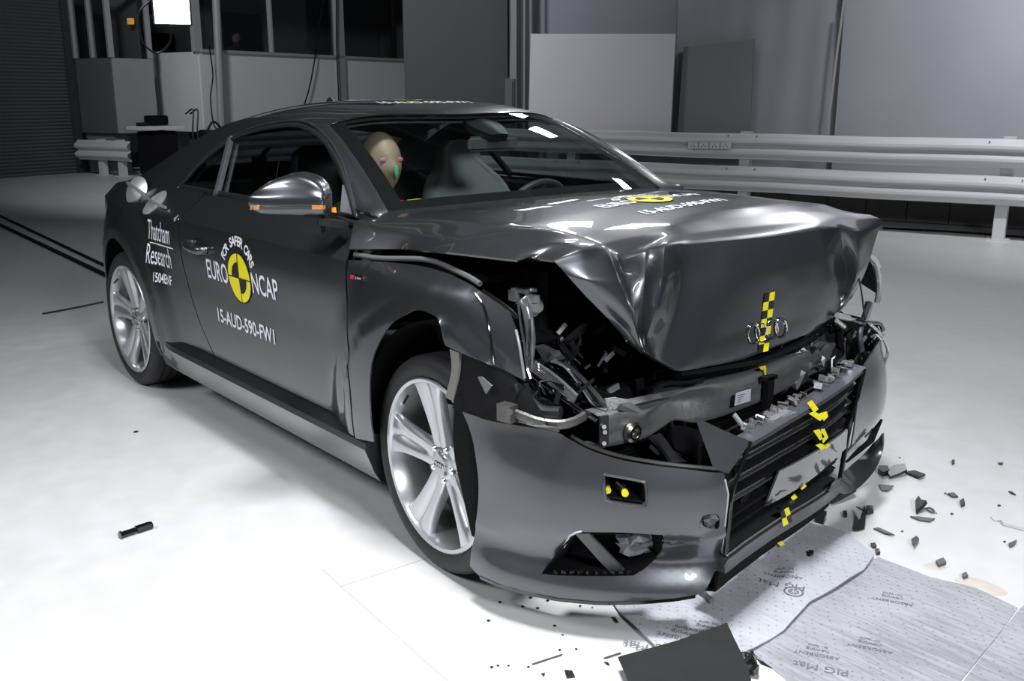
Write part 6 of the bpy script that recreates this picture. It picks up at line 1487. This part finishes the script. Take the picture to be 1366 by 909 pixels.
shard_f([(1331, 619), (1338, 619), (1337, 621), (1333, 621)], .005, SHD, 'tiny flat black chip at the far right edge of the floor')
shard_f([(1345, 657), (1350, 658), (1355, 662), (1349, 660)], .005, SHD, 'narrow dark sliver near the right edge of the picture')
shard_f([(1334, 698), (1366, 704), (1400, 710), (1400, 715), (1366, 709), (1338, 702)], .012, CLR, 'long pale strip of trim cut by the right edge', name='trim_strip')
shard_f([(1321, 691), (1330, 691), (1336, 696), (1326, 696)], .004, CLR, 'small clear piece at the end of the pale trim strip')
shard_f([(1345, 729), (1350, 727), (1356, 724), (1352, 730), (1347, 732)], .01, SHG, 'small grey bent clip on the floor below the trim strip')
shard_f([(1248, 752), (1258, 748), (1262, 754), (1252, 758)], .010, SHG, 'grey crumb lying on the upper rusty stain')
shard_f([(1283, 770), (1288, 767), (1291, 772), (1285, 774)], .010, SHG, 'grey crumb lying on the lower rusty stain')
shard_f([(1085, 696), (1092, 690), (1102, 693), (1098, 702), (1088, 702)], .014, SHD, 'dark broken lump beside the edge of the mat under the bumper', (0, .2))
shard_f([(1100, 700), (1112, 690), (1118, 676), (1096, 672), (1085, 690)][::-1][::-1], .01, mat('shard_mixed', (.035, .035, .038), .3), 'torn black duct piece under the grille by the floor', (.15, .1)) if False else None
shard_f([(1104, 664), (1117, 656), (1135, 657), (1140, 664), (1120, 672), (1108, 675)], .02, SHD, 'broken black duct piece under the torn lower lip', (.2, .1))
shard_f([(1124, 686), (1129, 686), (1130, 691), (1126, 692)], .012, SHD, 'black crumb between the duct piece and the square block')
shard_f([(1078, 744), (1085, 745), (1084, 750), (1080, 750)], .006, SHD, 'black speck lying on the wrinkled absorbent mat', base=.02)
shard_f([(930, 793), (938, 796), (944, 806), (952, 812), (946, 813), (938, 804), (932, 800)], .02, mat('torn_grey', (.2, .2, .21), .5), 'torn shred hanging at the bumper corner onto the mat', name='torn_shred', base=.01)
# big black panel fragment in front
P = [(824, 896), (840, 892), (905, 877), (968, 858), (978, 880), (990, 905), (1000, 935), (930, 965), (850, 960), (836, 925)]
bmp = [(G0(*p)) for p in P]; cc = sum(bmp, V3())/len(bmp)
bm = cdt_bm([Vector((p.x, p.y)) for p in bmp], lambda x, y: V3((x, y, .015+.05*((x-cc.x)*.3+(y-cc.y)*.5+.25)**2*4+.02)), .03); thicken(bm, .004, lambda c: V3((0, 0, 1)))
tag(obj('bumper_fragment', bm, mat('scuffed_black', (.012, .012, .013), .75, noise=(12, .5), bump=(30, .1))), 'large black curved panel fragment at the bottom edge of picture', 'debris')
bm = bmesh.new(); crumple(bm, G0(992, 893)+z(.02), V3((.03, .05, 0)), V3((-.02, .02, .035)), 4, 4, .006, 77); crumple(bm, G0(1000, 900)+z(.02), V3((.03, .02, 0.01)), V3((-.02, .03, .03)), 4, 4, .006, 78)
tag(obj('broken_bracket', bm, BLACK, None, False), 'jagged black bracket piece at right end of the large fragment', 'debris')
for px, lb in ([(753, 896), (763, 897), (767, 905), (756, 906)], 'small square black chip left of the large fragment'), ([(722, 901), (727, 900), (726, 904)], 'tiny black crumb left of the square chip'), ([(816, 825), (821, 826), (825, 832), (821, 832)], 'black sliver at the left corner of the wrinkled mat'), ([(806, 885), (811, 886), (813, 889), (809, 888)], 'black sliver just above the left tip of the large fragment'):
    shard_f(px, .004, SHD, lb)
bm = bmesh.new(); bar(bm, G0(710, 888)+z(.003), G0(750, 875)+z(.003), .003, .003); tag(obj('plastic_strip', bm, SHG), 'long thin grey splinter on the floor at bottom centre', 'debris')
bm = bmesh.new(); bar(bm, G0(806, 880)+z(.003), G0(828, 873)+z(.003), .004, .003); tag(obj('plastic_strip', bm, SHG), 'short grey splinter above the tip of the large fragment', 'debris')
shard_f([(1000, 868), (1010, 880), (1030, 893), (1015, 887)], .003, SHD, 'long dark sliver on the edge of the wet mat beside the bracket')
r = random.Random(5)
for k in range(26):
    x, y = r.choice([(r.uniform(640, 800), r.uniform(795, 850)), (r.uniform(1170, 1340), r.uniform(600, 745)), (r.uniform(640, 780), r.uniform(850, 900))]); s_ = r.uniform(1.0, 2.4)
    shard_f([(x-s_, y), (x, y-s_*.6), (x+s_*1.2, y), (x, y+s_*.7)], .002, SHD, 'tiny black plastic crumb scattered on the pale floor around the crash debris', group='plastic crumbs on the floor', name='plastic_crumb')
# rusty coolant stains on the floor: thin films
def stain(pts, col, label):
    P = [G0(*p) for p in pts]; P = spline(P, 4, True); bm = cdt_bm([Vector((p.x, p.y)) for p in P], lambda x, y: V3((x, y, .0004)), .04); thicken(bm, .0003, lambda c: V3((0, 0, 1))); return tag(obj('stain', bm, mat('stain'+str(len(MATS)), col, .4, noise=(18, .25))), label, 'stain')
stain([(1231, 755), (1245, 751), (1262, 756), (1258, 761), (1240, 760)], (.56, .51, .45), 'small rusty stain under the grey crumb')
stain([(1273, 774), (1295, 770), (1330, 782), (1345, 792), (1325, 795), (1295, 784)], (.57, .52, .46), 'long rusty stain on the floor above the wet mat')
